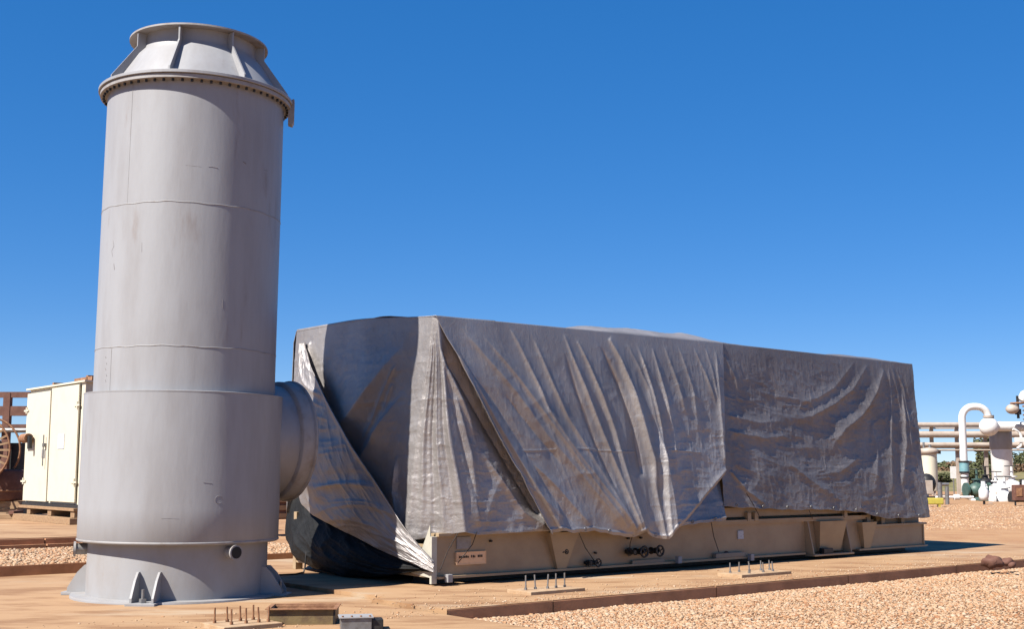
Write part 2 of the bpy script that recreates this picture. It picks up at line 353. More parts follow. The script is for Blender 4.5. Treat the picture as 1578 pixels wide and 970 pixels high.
pebbles('loose_stones', np.stack([px, py, np.where(cu < -1.9, -.055, .004)], 1), rng.choice([.006, .010, .018], n, p=[.5, .38, .12]))
n = 9000
py = rng.uniform(36, 62, n); px = py * rng.uniform(.26, .44, n)
pebbles('gravel', np.stack([px, py, np.full(n, -.012)], 1), rng.choice([.018, .03, .05], n, p=[.5, .38, .12]))
# hillside on the right horizon
hx = np.linspace(-40, 420, 160); hy = np.linspace(0, 1, 40)
HX, HT = np.meshgrid(hx, hy, indexing='ij')
prof = (2.2 + 1.6 * fbm(hx * .03, hx * 0, 3) + 1.0 * fbm(hx * .12, hx * 0, 4)) * sm(-20, 45, hx)
P = np.stack([HX, 150 + HT * 120 + 8 * fbm(HX * .02, HT * 0, 8), -.3 + prof[:, None] * np.sin(np.clip(HT * 1.1, 0, 1) * math.pi) ** .7 + .35 * fbm(HX * .3, HT * 12, 12) * np.sin(HT * math.pi)], -1)
grid_mesh('hill', P[::-1], M['hill'])['kind'] = 'structure'

# ================================================================= EXHAUST STACK
base_ang = math.atan2(-SK.y, -SK.x)               # towards the camera
st = thing('exhaust_stack', SK, 0, 'tall grey cylindrical steel exhaust stack with a ribbed cone on top', 'exhaust stack')
st.scale = (1.035,) * 3; st.rotation_euler = (0, .008, 0)     # it stands very slightly out of plumb
def sdir(deg): a = base_ang + R(deg); return Vector((math.cos(a), math.sin(a), 0))
NS = 128
MB().lathe([(1.200, .035), (1.203, .3), (1.201, .83)], NS).build('lower_shell', M['stack_lo'], st)
MB().lathe([(1.24, -.012), (1.40, -.012), (1.40, .012), (1.396, .034), (1.20, .036)], NS, smooth=False).build('base_plate', M['stack_lo'], st)
MB().lathe([(1.15, .74), (1.335, .74), (1.345, .755), (1.347, 1.2), (1.346, 2.0), (1.346, 2.722)], NS).build('silencer_shell', M['stack'], st)
MB().lathe([(1.348, 2.712), (1.350, 2.730), (1.20, 2.745)], NS, smooth=False).build('shell_top_plate', M['stack'], st)
MB().lathe([(1.348, .75), (1.353, .755), (1.353, .775), (1.348, .78)], NS).build('rim', M['stack_edge'], st)
MB().lathe([(1.232, 2.70), (1.232, 4.0), (1.234, 5.2), (1.232, 6.99)], NS).build('upper_shell', M['stack'], st)
for z, rr in ((3.32, 1.233), (5.25, 1.235)):
    mb = MB(); vs = []; n = 160
    for i in range(n):
        a = 2 * math.pi * i / n; jz = .006 * math.sin(a * 7) + .004 * math.sin(a * 23)
        for dr, dz in ((0, -.008), (.004, -.003), (.004, .003), (0, .008)): vs.append(((rr + dr) * math.cos(a), (rr + dr) * math.sin(a), z + dz + jz))
    mb.add(vs, [(i * 4 + j, ((i + 1) % n) * 4 + j, ((i + 1) % n) * 4 + j + 1, i * 4 + j + 1) for i in range(n) for j in range(3)], True)
    mb.build('weld_seam', M['weld'], st)
for deg, z0, z1, rr in ((-44, 5.26, 6.93, 1.232), (-52, 2.74, 3.31, 1.232)):
    d = sdir(deg); m_ = MB().cyl(d * rr + Vector((0, 0, z0)), d * rr + Vector((0, 0, z1)), .0045, 6); m_.build('weld_seam', M['weld'], st)
# flange between stack and cone
MB().lathe([(1.22, 6.93), (1.33, 6.93), (1.335, 6.935), (1.335, 6.985), (1.33, 6.99), (1.22, 6.992)], NS, smooth=False).build('lower_flange', M['stack_edge'], st)
MB().lathe([(1.15, 6.994), (1.355, 6.994), (1.36, 7.0), (1.36, 7.035), (1.355, 7.04), (1.18, 7.042)], NS, smooth=False).build('upper_flange', M['stack'], st)
MB().lathe([(1.22, 7.04), (.93, 7.50), (.84, 7.60), (.82, 7.66), (.82, 7.80)], NS).build('cone', M['stack'], st)
MB().lathe([(.80, 7.80), (.975, 7.80), (.975, 7.825), (.80, 7.827)], NS, smooth=False).build('top_ring', M['stack_edge'], st)
MB().lathe([(.80, 7.82), (.80, 7.4)], 64).build('throat', M['dark'], st)
rib0 = None
for k in range(8):
    a = base_ang + R(-17 + 45 * k)
    if rib0 is None:
        rib0 = MB().prism([(.83, 7.62), (.83, 7.79), (.955, 7.79), (.955, 7.60), (1.315, 7.10), (1.315, 7.045), (1.19, 7.045)], .022).build('rib', M['stack'], st, rz=a)
    else: again(rib0, st, (0, 0, 0), a)
b0 = None
for k in range(64):
    a = base_ang + R(k * 360 / 64 + 2)
    l = (1.285 * math.cos(a), 1.285 * math.sin(a), 6.895)
    if b0 is None: b0 = MB().cyl((0, 0, 0), (0, 0, .04), .019, 6, smooth=False).build('bolt', M['black'], st, loc=l)
    else: again(b0, st, l)
for deg in (84,):
    a = base_ang + R(deg)
    MB().prism([(1.30, 6.72), (1.36, 6.70), (1.385, 6.75), (1.385, 7.07), (1.37, 7.09), (1.30, 7.05)], .16).build('lifting_lug', M['stack_edge'], st, rz=a)
# gusset pairs round the foot, each with its anchor bolt
gs = None
for k in range(4):
    a0 = -17 + 90 * k
    for s_ in (-1, 1):
        a = base_ang + R(a0) ; off = s_ * .14
        pts_ = [(1.18, .036), (1.48, .036), (1.48, .09), (1.35, .30), (1.25, .40), (1.18, .40)]
        if gs is None: gs = MB().prism(pts_, .028).build('gusset', M['stack_lo'], st)
        else: gs = again(gs, st, (0, 0, 0))
        gs.rotation_euler = (0, 0, a); gs.location = (-math.sin(a) * off, math.cos(a) * off, 0)
    a = base_ang + R(a0)
    MB().box(1.38, 1.55, -.19, .19, -.008, .034, b=.006).build('foot_pad', M['stack_lo'], st, rz=a)
    MB().cyl((1.43, 0, .034), (1.43, 0, .20), .02, 8).cyl((1.43, 0, .036), (1.43, 0, .085), .045, 6, smooth=False).build('anchor_bolt', M['steel'], st, rz=a)
    MB().prism([(1.235, .05), (1.55, .05), (1.235, .40)], .008).build('web_plate', M['stack_lo'], st, rz=a) if False else None
for deg in (-86, 32):
    d = sdir(deg); z = Vector((0, 0, .635))
    n_ = MB().cyl(d * 1.2 + z, d * 1.36 + z, .075, 20).build('drain_nozzle', M['stack_lo'] if deg > 0 else M['steel'], st)
    MB().cyl(d * 1.345 + z, d * 1.375 + z, .10, 20).build('flange', M['stack_edge'], n_)
    MB().cyl(d * 1.37 + z, d * 1.378 + z, .078, 20).build('bore', M['dark'], n_)
def scuff(x, y, pts_, rr, wd=.006):
    wd *= .6        # a thin worn line lying on the shell; pts_ are (sideways, up) metres from the spot
    r = ray(x, y); o_ = CO - SK; a_ = r.x ** 2 + r.y ** 2; b_ = o_.x * r.x + o_.y * r.y; c_ = o_.x ** 2 + o_.y ** 2 - (rr * 1.035) ** 2
    t_ = (-b_ - math.sqrt(max(b_ * b_ - a_ * c_, 0))) / a_; p = (o_ + r * t_) / 1.035; a0_ = math.atan2(p.y, p.x)
    MB().tube([((rr + .001) * math.cos(a0_ + dx / rr), (rr + .001) * math.sin(a0_ + dx / rr), p.z + dz) for dx, dz in pts_], wd, 5).build('scuff_mark', M['scuff'], st)
scuff(300, 256, [(-.16, .004), (-.05, 0), (.04, -.003)], 1.232, .004); scuff(322, 257, [(-.05, 0), (0, .004), (.07, -.004)], 1.232, .006)
scuff(170, 385, [(-.01, .12), (.02, .04), (-.03, -.02), (.0, -.10)], 1.232, .006); scuff(172, 412, [(-.01, .04), (.01, -.04)], 1.232, .008)
scuff(214, 382, [(0, .07), (.006, -.06)], 1.232, .004); scuff(339, 468, [(0, .07), (.004, -.06)], 1.232, .004)
for k in range(5): scuff(160 + (k % 2), 552 + k * 9, [(-.006, .012), (.008, -.012)], 1.232, .009)
scuff(372, 250, [(-.03, .01), (.02, -.01)], 1.232, .012); scuff(404, 262, [(-.03, 0), (.05, .01)], 1.232, .005); scuff(318, 745, [(-.05, .01), (.06, 0)], 1.347, .004)
scuff(336, 770, [(.05 * math.cos(q), .05 * math.sin(q)) for q in np.linspace(0, 5.6, 14)], 1.347, .004)
scuff(260, 800, [(-.1, 0), (0, .006), (.12, -.003)], 1.347, .003)
# short side duct towards the enclosure
mD = Matrix.Translation((0, 0, 2.14)) @ E1.to_track_quat('Z', 'Y').to_matrix().to_4x4()
duct = MB().lathe([(.80, .9), (.80, 1.42)], 72, mD).build('inlet_duct', M['stack'], st)
MB().lathe([(.80, 1.40), (.855, 1.42), (.865, 1.43), (.865, 1.60), (.86, 1.61), (.885, 1.615), (.885, 1.645), (.74, 1.647)], 72, mD).build('collar', M['stack_edge'], duct)
MB().lathe([(.0001, 1.56), (.8, 1.56)], 40, mD).build('cover_plate', M['dark'], duct)

# ================================================================= SKID (its own frame: x = u, y = v)
sk = thing('equipment_skid', A0, TH, 'long cream painted steel skid frame carrying the enclosure hidden under the grey tarpaulins', 'skid')
SL, SW = 15.0, 4.3
SL = 12.7
mb = MB().box(0, 10.55, .02, .06, .12, .74).box(0, 10.55, -.06, .14, .72, .765).box(0, 8.6, -.07, .14, .10, .135)
mb.build('side_beam', M['skid'], sk)
MB().box(10.56, SL, .02, .06, .12, .56).box(10.56, SL, -.07, .14, .56, .60).box(10.3, SL, -.07, .14, .10, .134).build('side_beam', M['skid'], sk)
MB().box(5.6, 10.6, -.03, .05, .85, 1.02).box(5.6, 10.6, -.09, .05, .76, .80).build('upper_rail', M['skid'], sk)
for u_ in (6.9, 7.1, 9.8):
    MB().box(u_, u_ + .10, -.105, -.032, .77, .93, b=.008).build('clip', M['skid'], sk)
for v_ in (0,):
    MB().box(-.02, .02, .02, 4.1, .30, .60).box(-.09, .03, 0.02, 4.1, .12, .16).box(-.09, .03, 0.02, 4.1, .56, .60).build('end_beam', M['skid'], sk)
MB().box(-.10, .0, -.02, .03, .03, .72, b=.006).build('corner_post', M['skid_sunlit'], sk)
MB().box(-.10, .04, 4.02, 4.12, .0, .98, b=.006).build('corner_post', M['skid'], sk)
for k, v_ in enumerate((.52, 1.4, 2.4, 3.4)):
    mb = MB().box(-.08, .02, v_ - .008, v_ + .008, .162, .56).build('stiffener', M['skid'], sk)
mb = MB().add([(-.10, .02, .12), (-.10, .50, .16), (-.10, .5, .30), (-.10, .25, .5), (-.10, .02, .9), (-.085, .02, .12), (-.085, .50, .16), (-.085, .5, .30), (-.085, .25, .5), (-.085, .02, .9)],
              [(4, 3, 2, 1, 0), (5, 6, 7, 8, 9), (0, 1, 6, 5), (1, 2, 7, 6), (2, 3, 8, 7), (3, 4, 9, 8), (4, 0, 5, 9)])
mb.build('corner_gusset', M['skid_sunlit'], sk)
MB().box(0.1, SL - .2, .35, .75, .0, .13).box(.1, SL - .2, 3.4, 3.8, 0, .13).build('sole_beam', M['black'], sk)
MB().box(.06, SL, 4.0, 4.06, .12, .9).box(SL - .04, SL, .0, 4.1, .12, .6).build('far_beam', M['skid'], sk)
# the enclosure itself, under the sheets
enc = MB().box(.34, 12.3, .34, 4.0, .66, 3.80).build('enclosure_body', M['skid_lo'], sk)
MB().box(0.1, SL - .1, .06, 4.0, .60, .70).build('deck', M['skid_lo'], sk)
# lifting brackets: tapered boxes below the top flange
def bracket(u0, wt, wb, dep, z0, z1, m_=M['skid']):
    c = u0 + wt / 2
    vs = [(c - wt / 2, .018, z1), (c + wt / 2, .018, z1), (c + wt / 2, -dep, z1), (c - wt / 2, -dep, z1), (c - wb / 2, .018, z0), (c + wb / 2, .018, z0), (c + wb / 2, -dep * .35, z0), (c - wb / 2, -dep * .35, z0)]
    b = MB().add(vs, [(0, 3, 2, 1), (4, 5, 6, 7), (3, 7, 6, 2), (0, 4, 7, 3), (1, 2, 6, 5)]).build('bracket', m_, sk)
    return b
bracket(2.12, .62, .16, .12, .10, .715)
o = bracket(8.95, .85, .66, .16, .14, .715)
MB().box(8.7, 9.95, -.20, .02, .06, .098, b=.008).build('jacking_plate', M['skid'], sk)
for u_ in (8.70, 9.88):
    MB().add([(u_, .018, .10), (u_, -.18, .10), (u_, -.05, .715), (u_, .018, .715), (u_ + .025, .018, .10), (u_ + .025, -.18, .10), (u_ + .025, -.05, .715), (u_ + .025, .018, .715)],
             [(0, 1, 2, 3), (7, 6, 5, 4), (1, 5, 6, 2), (0, 4, 5, 1), (3, 2, 6, 7)]).build('stiffener', M['skid'], sk)
MB().box(9.02, 9.30, -.18, -.06, .10, .20, b=.01).build('jacking_lug', M['black'], sk)
bracket(10.35, .5, .18, .12, .10, .66)
MB().box(10.62, 10.74, -.05, .1, .42, .9, b=.01).build('post', M['skid_lo'], sk)
for u_ in (11.15, 11.85): MB().box(u_, u_ + .12, -.02, .08, .6, 1.0).build('post', M['skid_lo'], sk)
MB().box(10.9, 12.6, .1, .3, .62, .95).build('pump_cover', M['black'], sk)
MB().box(11.0, 11.3, 0, .1, .66, .92, b=.02).build('yellow_bracket', M['lichen'], sk)
# fittings on the side
MB().box(.38, .64, -.004, .02, .52, .70, b=.002).build('access_plate', M['stack_edge'], sk)
pl = MB().box(.36, .92, -.012, .018, .285, .475, b=.003).build('nameplate', M['plate'], sk)
fr = MB()
for (a, b_, c_, d_) in ((.36, .92, .285, .297), (.36, .92, .463, .475), (.36, .372, .297, .463), (.908, .92, .297, .463)): fr.box(a, b_, -.018, -.0125, c_, d_)
fr.build('plate_border', M['plate'], pl)
ink = MB(); x = .41
for (w_, h_) in ((.03, .035), (.025, .03), (.03, .034), (.028, .03), (.03, .035), (.025, .028), (0, 0), (.02, .04), (.03, .036), (.02, .03), (0, 0), (.03, .036), (.028, .036), (.03, .036)):
    if w_: ink.box(x, x + w_ * .8, -.0165, -.0125, .385, .385 + h_)
    x += .032
tag(ink.build('lettering', M['ink'], pl), kind='stuff')
MB().box(6.74, 6.89, -.004, .018, .45, .60).build('sticker', M['paper'], sk)
MB().cyl((6.42, -.006, .20), (6.42, .02, .20), .05, 12).prism([(6.36, .21), (6.48, .21), (6.42, .12)], .012, off=0).build('warning_mark', M['redrust'], sk)
# valve pairs
def valve(u0, z0, k=1.0, n=2):
    v = MB(); v.cyl((u0, .02, z0), (u0, -.16 * k, z0), .028 * k, 10).cyl((u0, -.05, z0), (u0, -.07, z0), .055 * k, 12)
    v.box(u0 - .03, u0 + .03, -.15 * k, -.08 * k, z0 - .035, z0 + .035, b=.006)
    b = v.build('valve', M['black'], sk)
    for j in range(n):
        c = Vector((u0 + .16 * k + j * .30 * k, -.17 * k, z0))
        h = MB().torus(.068 * k, .014 * k, 24, 8, Matrix.Translation(c) @ Matrix.Rotation(R(90), 4, 'X')).build('handwheel', M['black'], b)
        q = MB()
        for a in range(4): q.cyl(c, c + Vector((math.cos(a * math.pi / 2 + .5), 0, math.sin(a * math.pi / 2 + .5))) * .068 * k, .008 * k, 6)
        q.cyl(c, c + Vector((0, .18 * k, 0)), .018 * k, 8).cyl(c + Vector((0, .06, 0)), c + Vector((0, .12, 0)), .045 * k, 6)
        q.build('spoke', M['black'], h)
        MB().cyl((u0, -.06, z0), (c.x, -.06, z0), .022 * k, 8).cyl((c.x - .07, -.06, z0), (c.x - .05, -.06, z0), .05 * k, 10).build('pipe', M['black'], b)
valve(2.98, .20, .9, 1)
valve(3.92, .34, 1.25, 2)
valve(2.42, .40, .5, 1)
for u_, z_ in ((1.02, .62), (2.62, .62), (3.2, .35), (3.95, .56), (4.25, .56)): MB().cyl((u_, .02, z_), (u_, -.03, z_), .018, 8).build('stud', M['black'], sk)
MB().box(4.0, 4.75, -.055, -.03, .135, .19).build('cable_tray', M['skid_lo'], sk)
MB().box(6.05, 6.85, -.075, .018, .136, .22, b=.01).build('step_plate', M['skid_lo'], sk)
for u_, z_ in ((.10, .05), (5.0, .10), (6.9, .06)):
    MB().box(u_, u_ + .09, -.16, -.075, z_, z_ + .12, b=.01).build('clamp', M['stack'], sk)
# cable on the skid corner
# ================================================================= TARPAULINS
ZT = 4.02
HEM = []
def normals(P):
    a = np.gradient(P, axis=0); b = np.gradient(P, axis=1); n = np.cross(a, b)
    return n / np.maximum(np.linalg.norm(n, axis=-1, keepdims=True), 1e-9)
def folds(U, Z, lst):
    # each fold: (points in (u,z), amplitude, width on the left/lower-u side, width on the right, taper at start, taper at end)
    D = np.zeros_like(U)
    for pts_, amp, wl, wr, t0, t1 in lst:
        p = np.array(pts_, float); seg = p[1:] - p[:-1]; ln = np.hypot(seg[:, 0], seg[:, 1]); cum = np.concatenate([[0], np.cumsum(ln)]); T = cum[-1]
        best = np.full(U.shape, 1e9); sd = np.zeros(U.shape); al = np.zeros(U.shape)
        for k in range(len(seg)):
            dx = U - p[k, 0]; dz = Z - p[k, 1]
            t = np.clip((dx * seg[k, 0] + dz * seg[k, 1]) / ln[k] ** 2, 0, 1)
            ex = dx - t * seg[k, 0]; ez = dz - t * seg[k, 1]; d2 = ex ** 2 + ez ** 2
            m_ = d2 < best; best = np.where(m_, d2, best)
            sgn = np.sign(seg[k, 1] * dx - seg[k, 0] * dz)
            if seg[k, 1] < 0: sgn = -sgn
            sd = np.where(m_, np.sqrt(d2) * sgn, sd); al = np.where(m_, (cum[k] + t * ln[k]) / T, al)
        grow = .35 + .65 * np.sin(np.clip(al, .02, 1) * math.pi * .55)
        wid = np.where(sd < 0, wl, wr) * grow
        h = np.exp(-np.abs(sd / wid) ** 1.2)
        D += amp * h * sm(-.001, t0, al) * (1 - sm(1 - t1, 1.001, al)) if t1 > 0 else amp * h * sm(-.001, t0, al)
    return D
def crumple(U, Z, s=1.0, seed=0):
    wx = U + .25 * fbm(U * 1.3, Z * 1.3, seed + 3); wz = Z + .25 * fbm(U * 1.3 + 9, Z * 1.3, seed + 4)
    return s * (.020 * (ridged(wx * 1.6, wz * 1.6, seed, 5) - .5) + .012 * fbm(wx * 9, wz * 9, seed + 7, 3))
def creases(U, Z, f, seed):      # narrow sharp crests of a crumpled sheet, broken into facets
    wx = U * f + .9 * fbm(U * f * .5, Z * f * .5, seed + 1); wz = Z * f + .9 * fbm(U * f * .5 + 7, Z * f * .5, seed + 2)
    r1_ = 1 - np.abs(2 * vn(wx, wz, seed) - 1); r2_ = 1 - np.abs(2 * vn(wx * 2.1 + 3, wz * 2.1, seed + 5) - 1)
    return (r1_ ** 3 + .5 * r2_ ** 3) - .35
def sheet(name, P, D, m_, label, cat='tarpaulin', group='grey tarpaulins over the enclosure'):
    Q = P + normals(P) * D[..., None]
    o = grid_mesh(name, Q, m_, None, A0, TH, .008); HEM.append(Q[:, -1].copy())
    return tag(o, label, cat, group)
def eyelets(o, row, n, skip=0):
    e0 = None
    for k in range(n):
        q = row[int((k + .5 + skip) / (n + skip) * (len(row) - 1))]
        if e0 is None: e0 = MB().torus(.024, .008, 12, 6, Matrix.Rotation(R(90), 4, 'X')).build('eyelet', M['steel'], o, loc=(q[0], q[1] - .008, q[2] + .05))
        else: again(e0, o, (q[0], q[1] - .008, q[2] + .05))
def SP(l, v=-.12): return [side(x, y, v) for x, y in l]
def EP(l, u=0.0): return [endf(x, y, u) for x, y in l]

# ---- middle sheet: front drape fans from the roof edge, its left edge runs diagonally down
def roofz(u, v):   # height of the load under the sheets (v across the roof)
    z = ZT + .13 * sm(.1, 1.6, v) * (1 - .6 * sm(0, 3, u))
    z = z + .17 * np.exp(-((v - .6) / .45) ** 2) * sm(2.4, 3.9, u) * (1 - sm(5.8, 7.6, u)) * (1 + .5 * fbm(u * 1.5, v * 2, 40))
    z = z + .12 * np.exp(-((v - .7) / .5) ** 2) * sm(9.4, 10.8, u) * (1 - sm(11.9, 12.6, u))
    return z + .02 * fbm(u * 3, v * 3, 41)
NB, MBd, MR = 420, 300, 60
a = np.linspace(0, 1, NB)
topu = np.interp(a, [0, 1], [-.06, 6.42])
hem_px = [(845, 824), (866, 819), (885, 822), (915, 819), (950, 826), (975, 829), (992, 820), (1000, 826), (1010, 831), (1024, 832), (1033, 816), (1060, 810), (1090, 806), (1119, 803)]
hem = np.array(SP(hem_px, -.30)); ha = np.linspace(0, 1, len(hem)); ha = (hem[:, 0] - hem[0, 0]) / (hem[-1, 0] - hem[0, 0])
hu = np.interp(a, ha, hem[:, 0]); hz = np.interp(a, ha, hem[:, 1]) + .006 * np.sin(a * 90)
s = np.linspace(0, 1, MBd)
Us = topu[:, None] * (1 - s) + hu[:, None] * s; Zs = ZT * (1 - s) + hz[:, None] * s
Us[:] += (.35 * np.sin(s * math.pi) * (1 - a)[:, None] ** 6 * -.25)
Zs0 = Zs.copy()
flare = -.02 - .27 * s[None, :] - .03 * np.sin(a * 3)[:, None] * s
edge = np.exp(-a * 60)[:, None]
Vs = flare - .13 * np.exp(-(a / .012) ** 2)[:, None] * sm(.03, .4, s)[None, :]
# roof part
rv = np.linspace(4.25, .0, MR)
Ur = np.repeat(topu[:, None], MR, 1); Vr = np.repeat(rv[None], NB, 0); Zr = roofz(Ur, Vr)
fz = np.linspace(.95, 3.95, 24); Uf = np.repeat(topu[:, None], 24, 1); Vf = np.full((NB, 24), 4.34) + .12 * (1 - (fz - .95) / 3)[None]; Zf = np.repeat(fz[None], NB, 0)
# round the roof edge
rr = .05; ed = np.linspace(0, math.pi / 2, 6)[1:-1]
P = np.concatenate([np.stack([Uf, Vf, Zf], -1), np.stack([Ur[:, :-1], Vr[:, :-1], Zr[:, :-1]], -1), np.stack([Us, Vs, Zs], -1)], 1)
S0 = 24 + MR - 1
W = np.concatenate([np.zeros(S0), np.clip(s / .32, 0, 1) ** .75])[None]
FL = [  # crest lines traced on the side plane
    (SP([(672, 498), (716, 570), (782, 690), (852, 815)]), .085, .05, .26, .02, 0),
    (SP([(712, 500), (748, 548), (792, 604), (838, 672), (884, 730), (948, 815)]), .075, .11, .20, .10, .06),
    (SP([(740, 505), (800, 585), (846, 655), (905, 745), (958, 822)]), .07, .07, .15, .15, .03),
    (SP([(790, 502), (805, 535), (829, 596), (842, 636), (868, 680), (925, 760), (968, 824)]), .075, .06, .13, .04, .03),
    (SP([(822, 508), (850, 590), (872, 645), (905, 705), (966, 822)]), .06, .06, .12, .10, .03),
    (SP([(873, 512), (884, 550), (899, 595), (923, 668), (950, 745), (975, 826)]), .085, .05, .13, .03, .03),
    (SP([(892, 520), (908, 560), (928, 618), (942, 665), (962, 760), (978, 826)]), .085, .055, .11, .05, .03),
    (SP([(943, 520), (957, 552), (972, 602), (984, 655), (997, 715), (1001, 770)]), .17, .065, .24, .02, .25),
    (SP([(968, 522), (984, 560), (998, 600), (1008, 670), (1008, 720)]), .05, .06, .08, .1, .3),
    (SP([(986, 526), (1000, 590), (1012, 660), (1012, 730), (1015, 828)]), .10, .05, .10, .12, 0),
    (SP([(996, 690), (997, 745), (1003, 790), (1008, 831)]), .10, .06, .12, .6, 0),
    (SP([(1008, 528), (1024, 610), (1032, 670), (1034, 760)]), .07, .05, .08, .1, .3),
    (SP([(1028, 530), (1044, 590), (1058, 655)]), .06, .05, .09, .1, .4),
    (SP([(1050, 530), (1068, 600), (1074, 690)]), .045, .05, .1, .1, .4),
    (SP([(1074, 534), (1090, 580), (1105, 630)]), .05, .04, .07, .1, .3),
    (SP([(1092, 534), (1100, 570), (1107, 630)]), .04, .03, .05, .1, .3),
    (SP([(1108, 540), (1108, 620), (1110, 720)]), .06, .05, .05, .05, .1),
    (SP([(1114, 722), (1078, 760), (1038, 803)]), .05, .10, .05, .05, 0),
    (SP([(1006, 640), (1014, 725), (1020, 780), (1022, 831)]), .20, .11, .05, .7, 0),
    (SP([(755, 700), (800, 745), (860, 800)]), .04, .09, .08, .3, .1),
    (SP([(800, 700), (850, 752), (900, 812)]), .04, .07, .09, .3, .1),
    (SP([(715, 560), (760, 620), (800, 690), (840, 760), (880, 820)]), -.06, .12, .16, .2, .1),
    (SP([(770, 600), (818, 665), (870, 730)]), -.035, .06, .06, .3, .3),
    (SP([(870, 530), (888, 600), (912, 680), (945, 770)]), -.05, .05, .05, .2, .2),
    (SP([(930, 530), (955, 590), (974, 660), (984, 740)]), -.08, .10, .05, .1, .1),
]
Dn = .72 * folds(P[..., 0], P[..., 2], FL)
# radial pleats along the fan, strongest in the lower middle where they gather
AA = np.repeat(a[:, None], P.shape[1], 1)
sfull = np.concatenate([np.zeros(S0), s])[None]
pl_ = (ridged(AA * 26 + .4 * vn(AA * 9, sfull * 4, 6), sfull * 1.3, 61, 2) - .45)
Dn = Dn + pl_ * .012 * sm(0, .12, AA) * (.4 + .6 * np.sin(np.clip(sfull, 0, 1) * math.pi))
Dn = Dn + .045 * (vn(AA * 9, sfull * 1.8, 63) - .5)
# horizontal factory crease and small puckers in the lower half
cz = P[..., 2] - (2.02 + .02 * np.sin(P[..., 0] * 3)); Dn += .007 * np.exp(-(cz / .012) ** 2) * (vn(P[..., 0] * 3, cz * 0, 71) > .35)
Dn = Dn + crumple(P[..., 0], P[..., 2], .45, 20)
Dn = Dn + .022 * (ridged(P[..., 0] * 1.1, P[..., 2] * 4.0, 81, 4) - .5) * sm(3.9, 4.6, P[..., 0]) * sm(2.9, 2.2, P[..., 2])
Dn = Dn + .007 * creases(P[..., 0], P[..., 2] * .6, 2.6, 221) + .003 * creases(P[..., 0] * 1.5, P[..., 2] * .7, 7.0, 231) * (.4 + sm(2.8, 3.7, P[..., 2]) + sm(4.2, 5, P[..., 0]))
# sunk triangle at the lower right corner
tri = np.array(SP([(1114, 726), (1040, 806), (1119, 806)]))
tu = P[..., 0]; tz = P[..., 2]
lp = (tu - tri[1, 0]) * (tri[0, 1] - tri[1, 1]) - (tz - tri[1, 1]) * (tri[0, 0] - tri[1, 0])   # >0 below the diagonal
ll = math.hypot(tri[0, 0] - tri[1, 0], tri[0, 1] - tri[1, 1]); dd = lp / ll
Dn = Dn + (-.17 * sm(0, .05, dd) + .30 * np.clip(dd, 0, 1)) * sm(tri[1, 0] - .25, tri[1, 0] + .15, tu) * sm(0, .02, dd) * (tz < tri[0, 1] + .05)
Dn = Dn + .012 * np.exp(-((sfull - .985) / .006) ** 2)
Dn = -(Dn * W) if False else Dn * W
sgn_test = normals(P)[NB // 2, S0 + 100]
if sgn_test[1] > 0: Dn = -Dn
eyelets_of_middle = lambda o: eyelets(o, HEM[-1], 8)
mid_sheet = sheet('tarpaulin', P, Dn, M['tarp'], 'middle grey tarpaulin falling in long diagonal pleats to a ragged hem above the skid valves')

eyelets_of_middle(mid_sheet)
# ---- right sheet: runs under the middle sheet's edge to the far end, swagged and crumpled
NB2, M2 = 520, 260
a = np.linspace(0, 1, NB2); topu = np.interp(a, [0, 1], [6.2, 12.5]); s = np.linspace(0, 1, M2)
hem_px = [(1100, 782), (1140, 783), (1180, 785), (1225, 787), (1265, 786), (1300, 788), (1330, 790), (1365, 800), (1418, 799)]
hem = np.array(SP(hem_px, -.26)); hem[0, 0] = 6.1; hem[-1, 0] = 12.50
ha = (hem[:, 0] - hem[0, 0]) / (hem[-1, 0] - hem[0, 0])
hu = np.interp(a, ha, hem[:, 0]); hz = np.interp(a, ha, hem[:, 1]) + .008 * np.sin(a * 70)
Us = topu[:, None] * (1 - s ** 1.2) + hu[:, None] * s ** 1.2; Zs = (ZT - .06 * a[:, None]) * (1 - s) + hz[:, None] * s
Vs = -.0 - .25 * s[None, :] * np.ones((NB2, 1))
Ur = np.repeat(topu[:, None], MR, 1); Vr = np.repeat(rv[None], NB2, 0); Zr = roofz(Ur, Vr) - .06 * a[:, None]
Uf = np.repeat(topu[:, None], 24, 1); Vf = np.full((NB2, 24), 4.34) + .12 * (1 - (fz - .95) / 3)[None]; Zf = np.repeat(fz[None], NB2, 0)
P = np.concatenate([np.stack([Uf, Vf, Zf], -1), np.stack([Ur[:, :-1], Vr[:, :-1], Zr[:, :-1]], -1), np.stack([Us, Vs, Zs], -1)], 1)
W = np.concatenate([np.zeros(S0), np.clip(s / .32, 0, 1) ** .75])[None]
U_, Z_ = P[..., 0], P[..., 2]
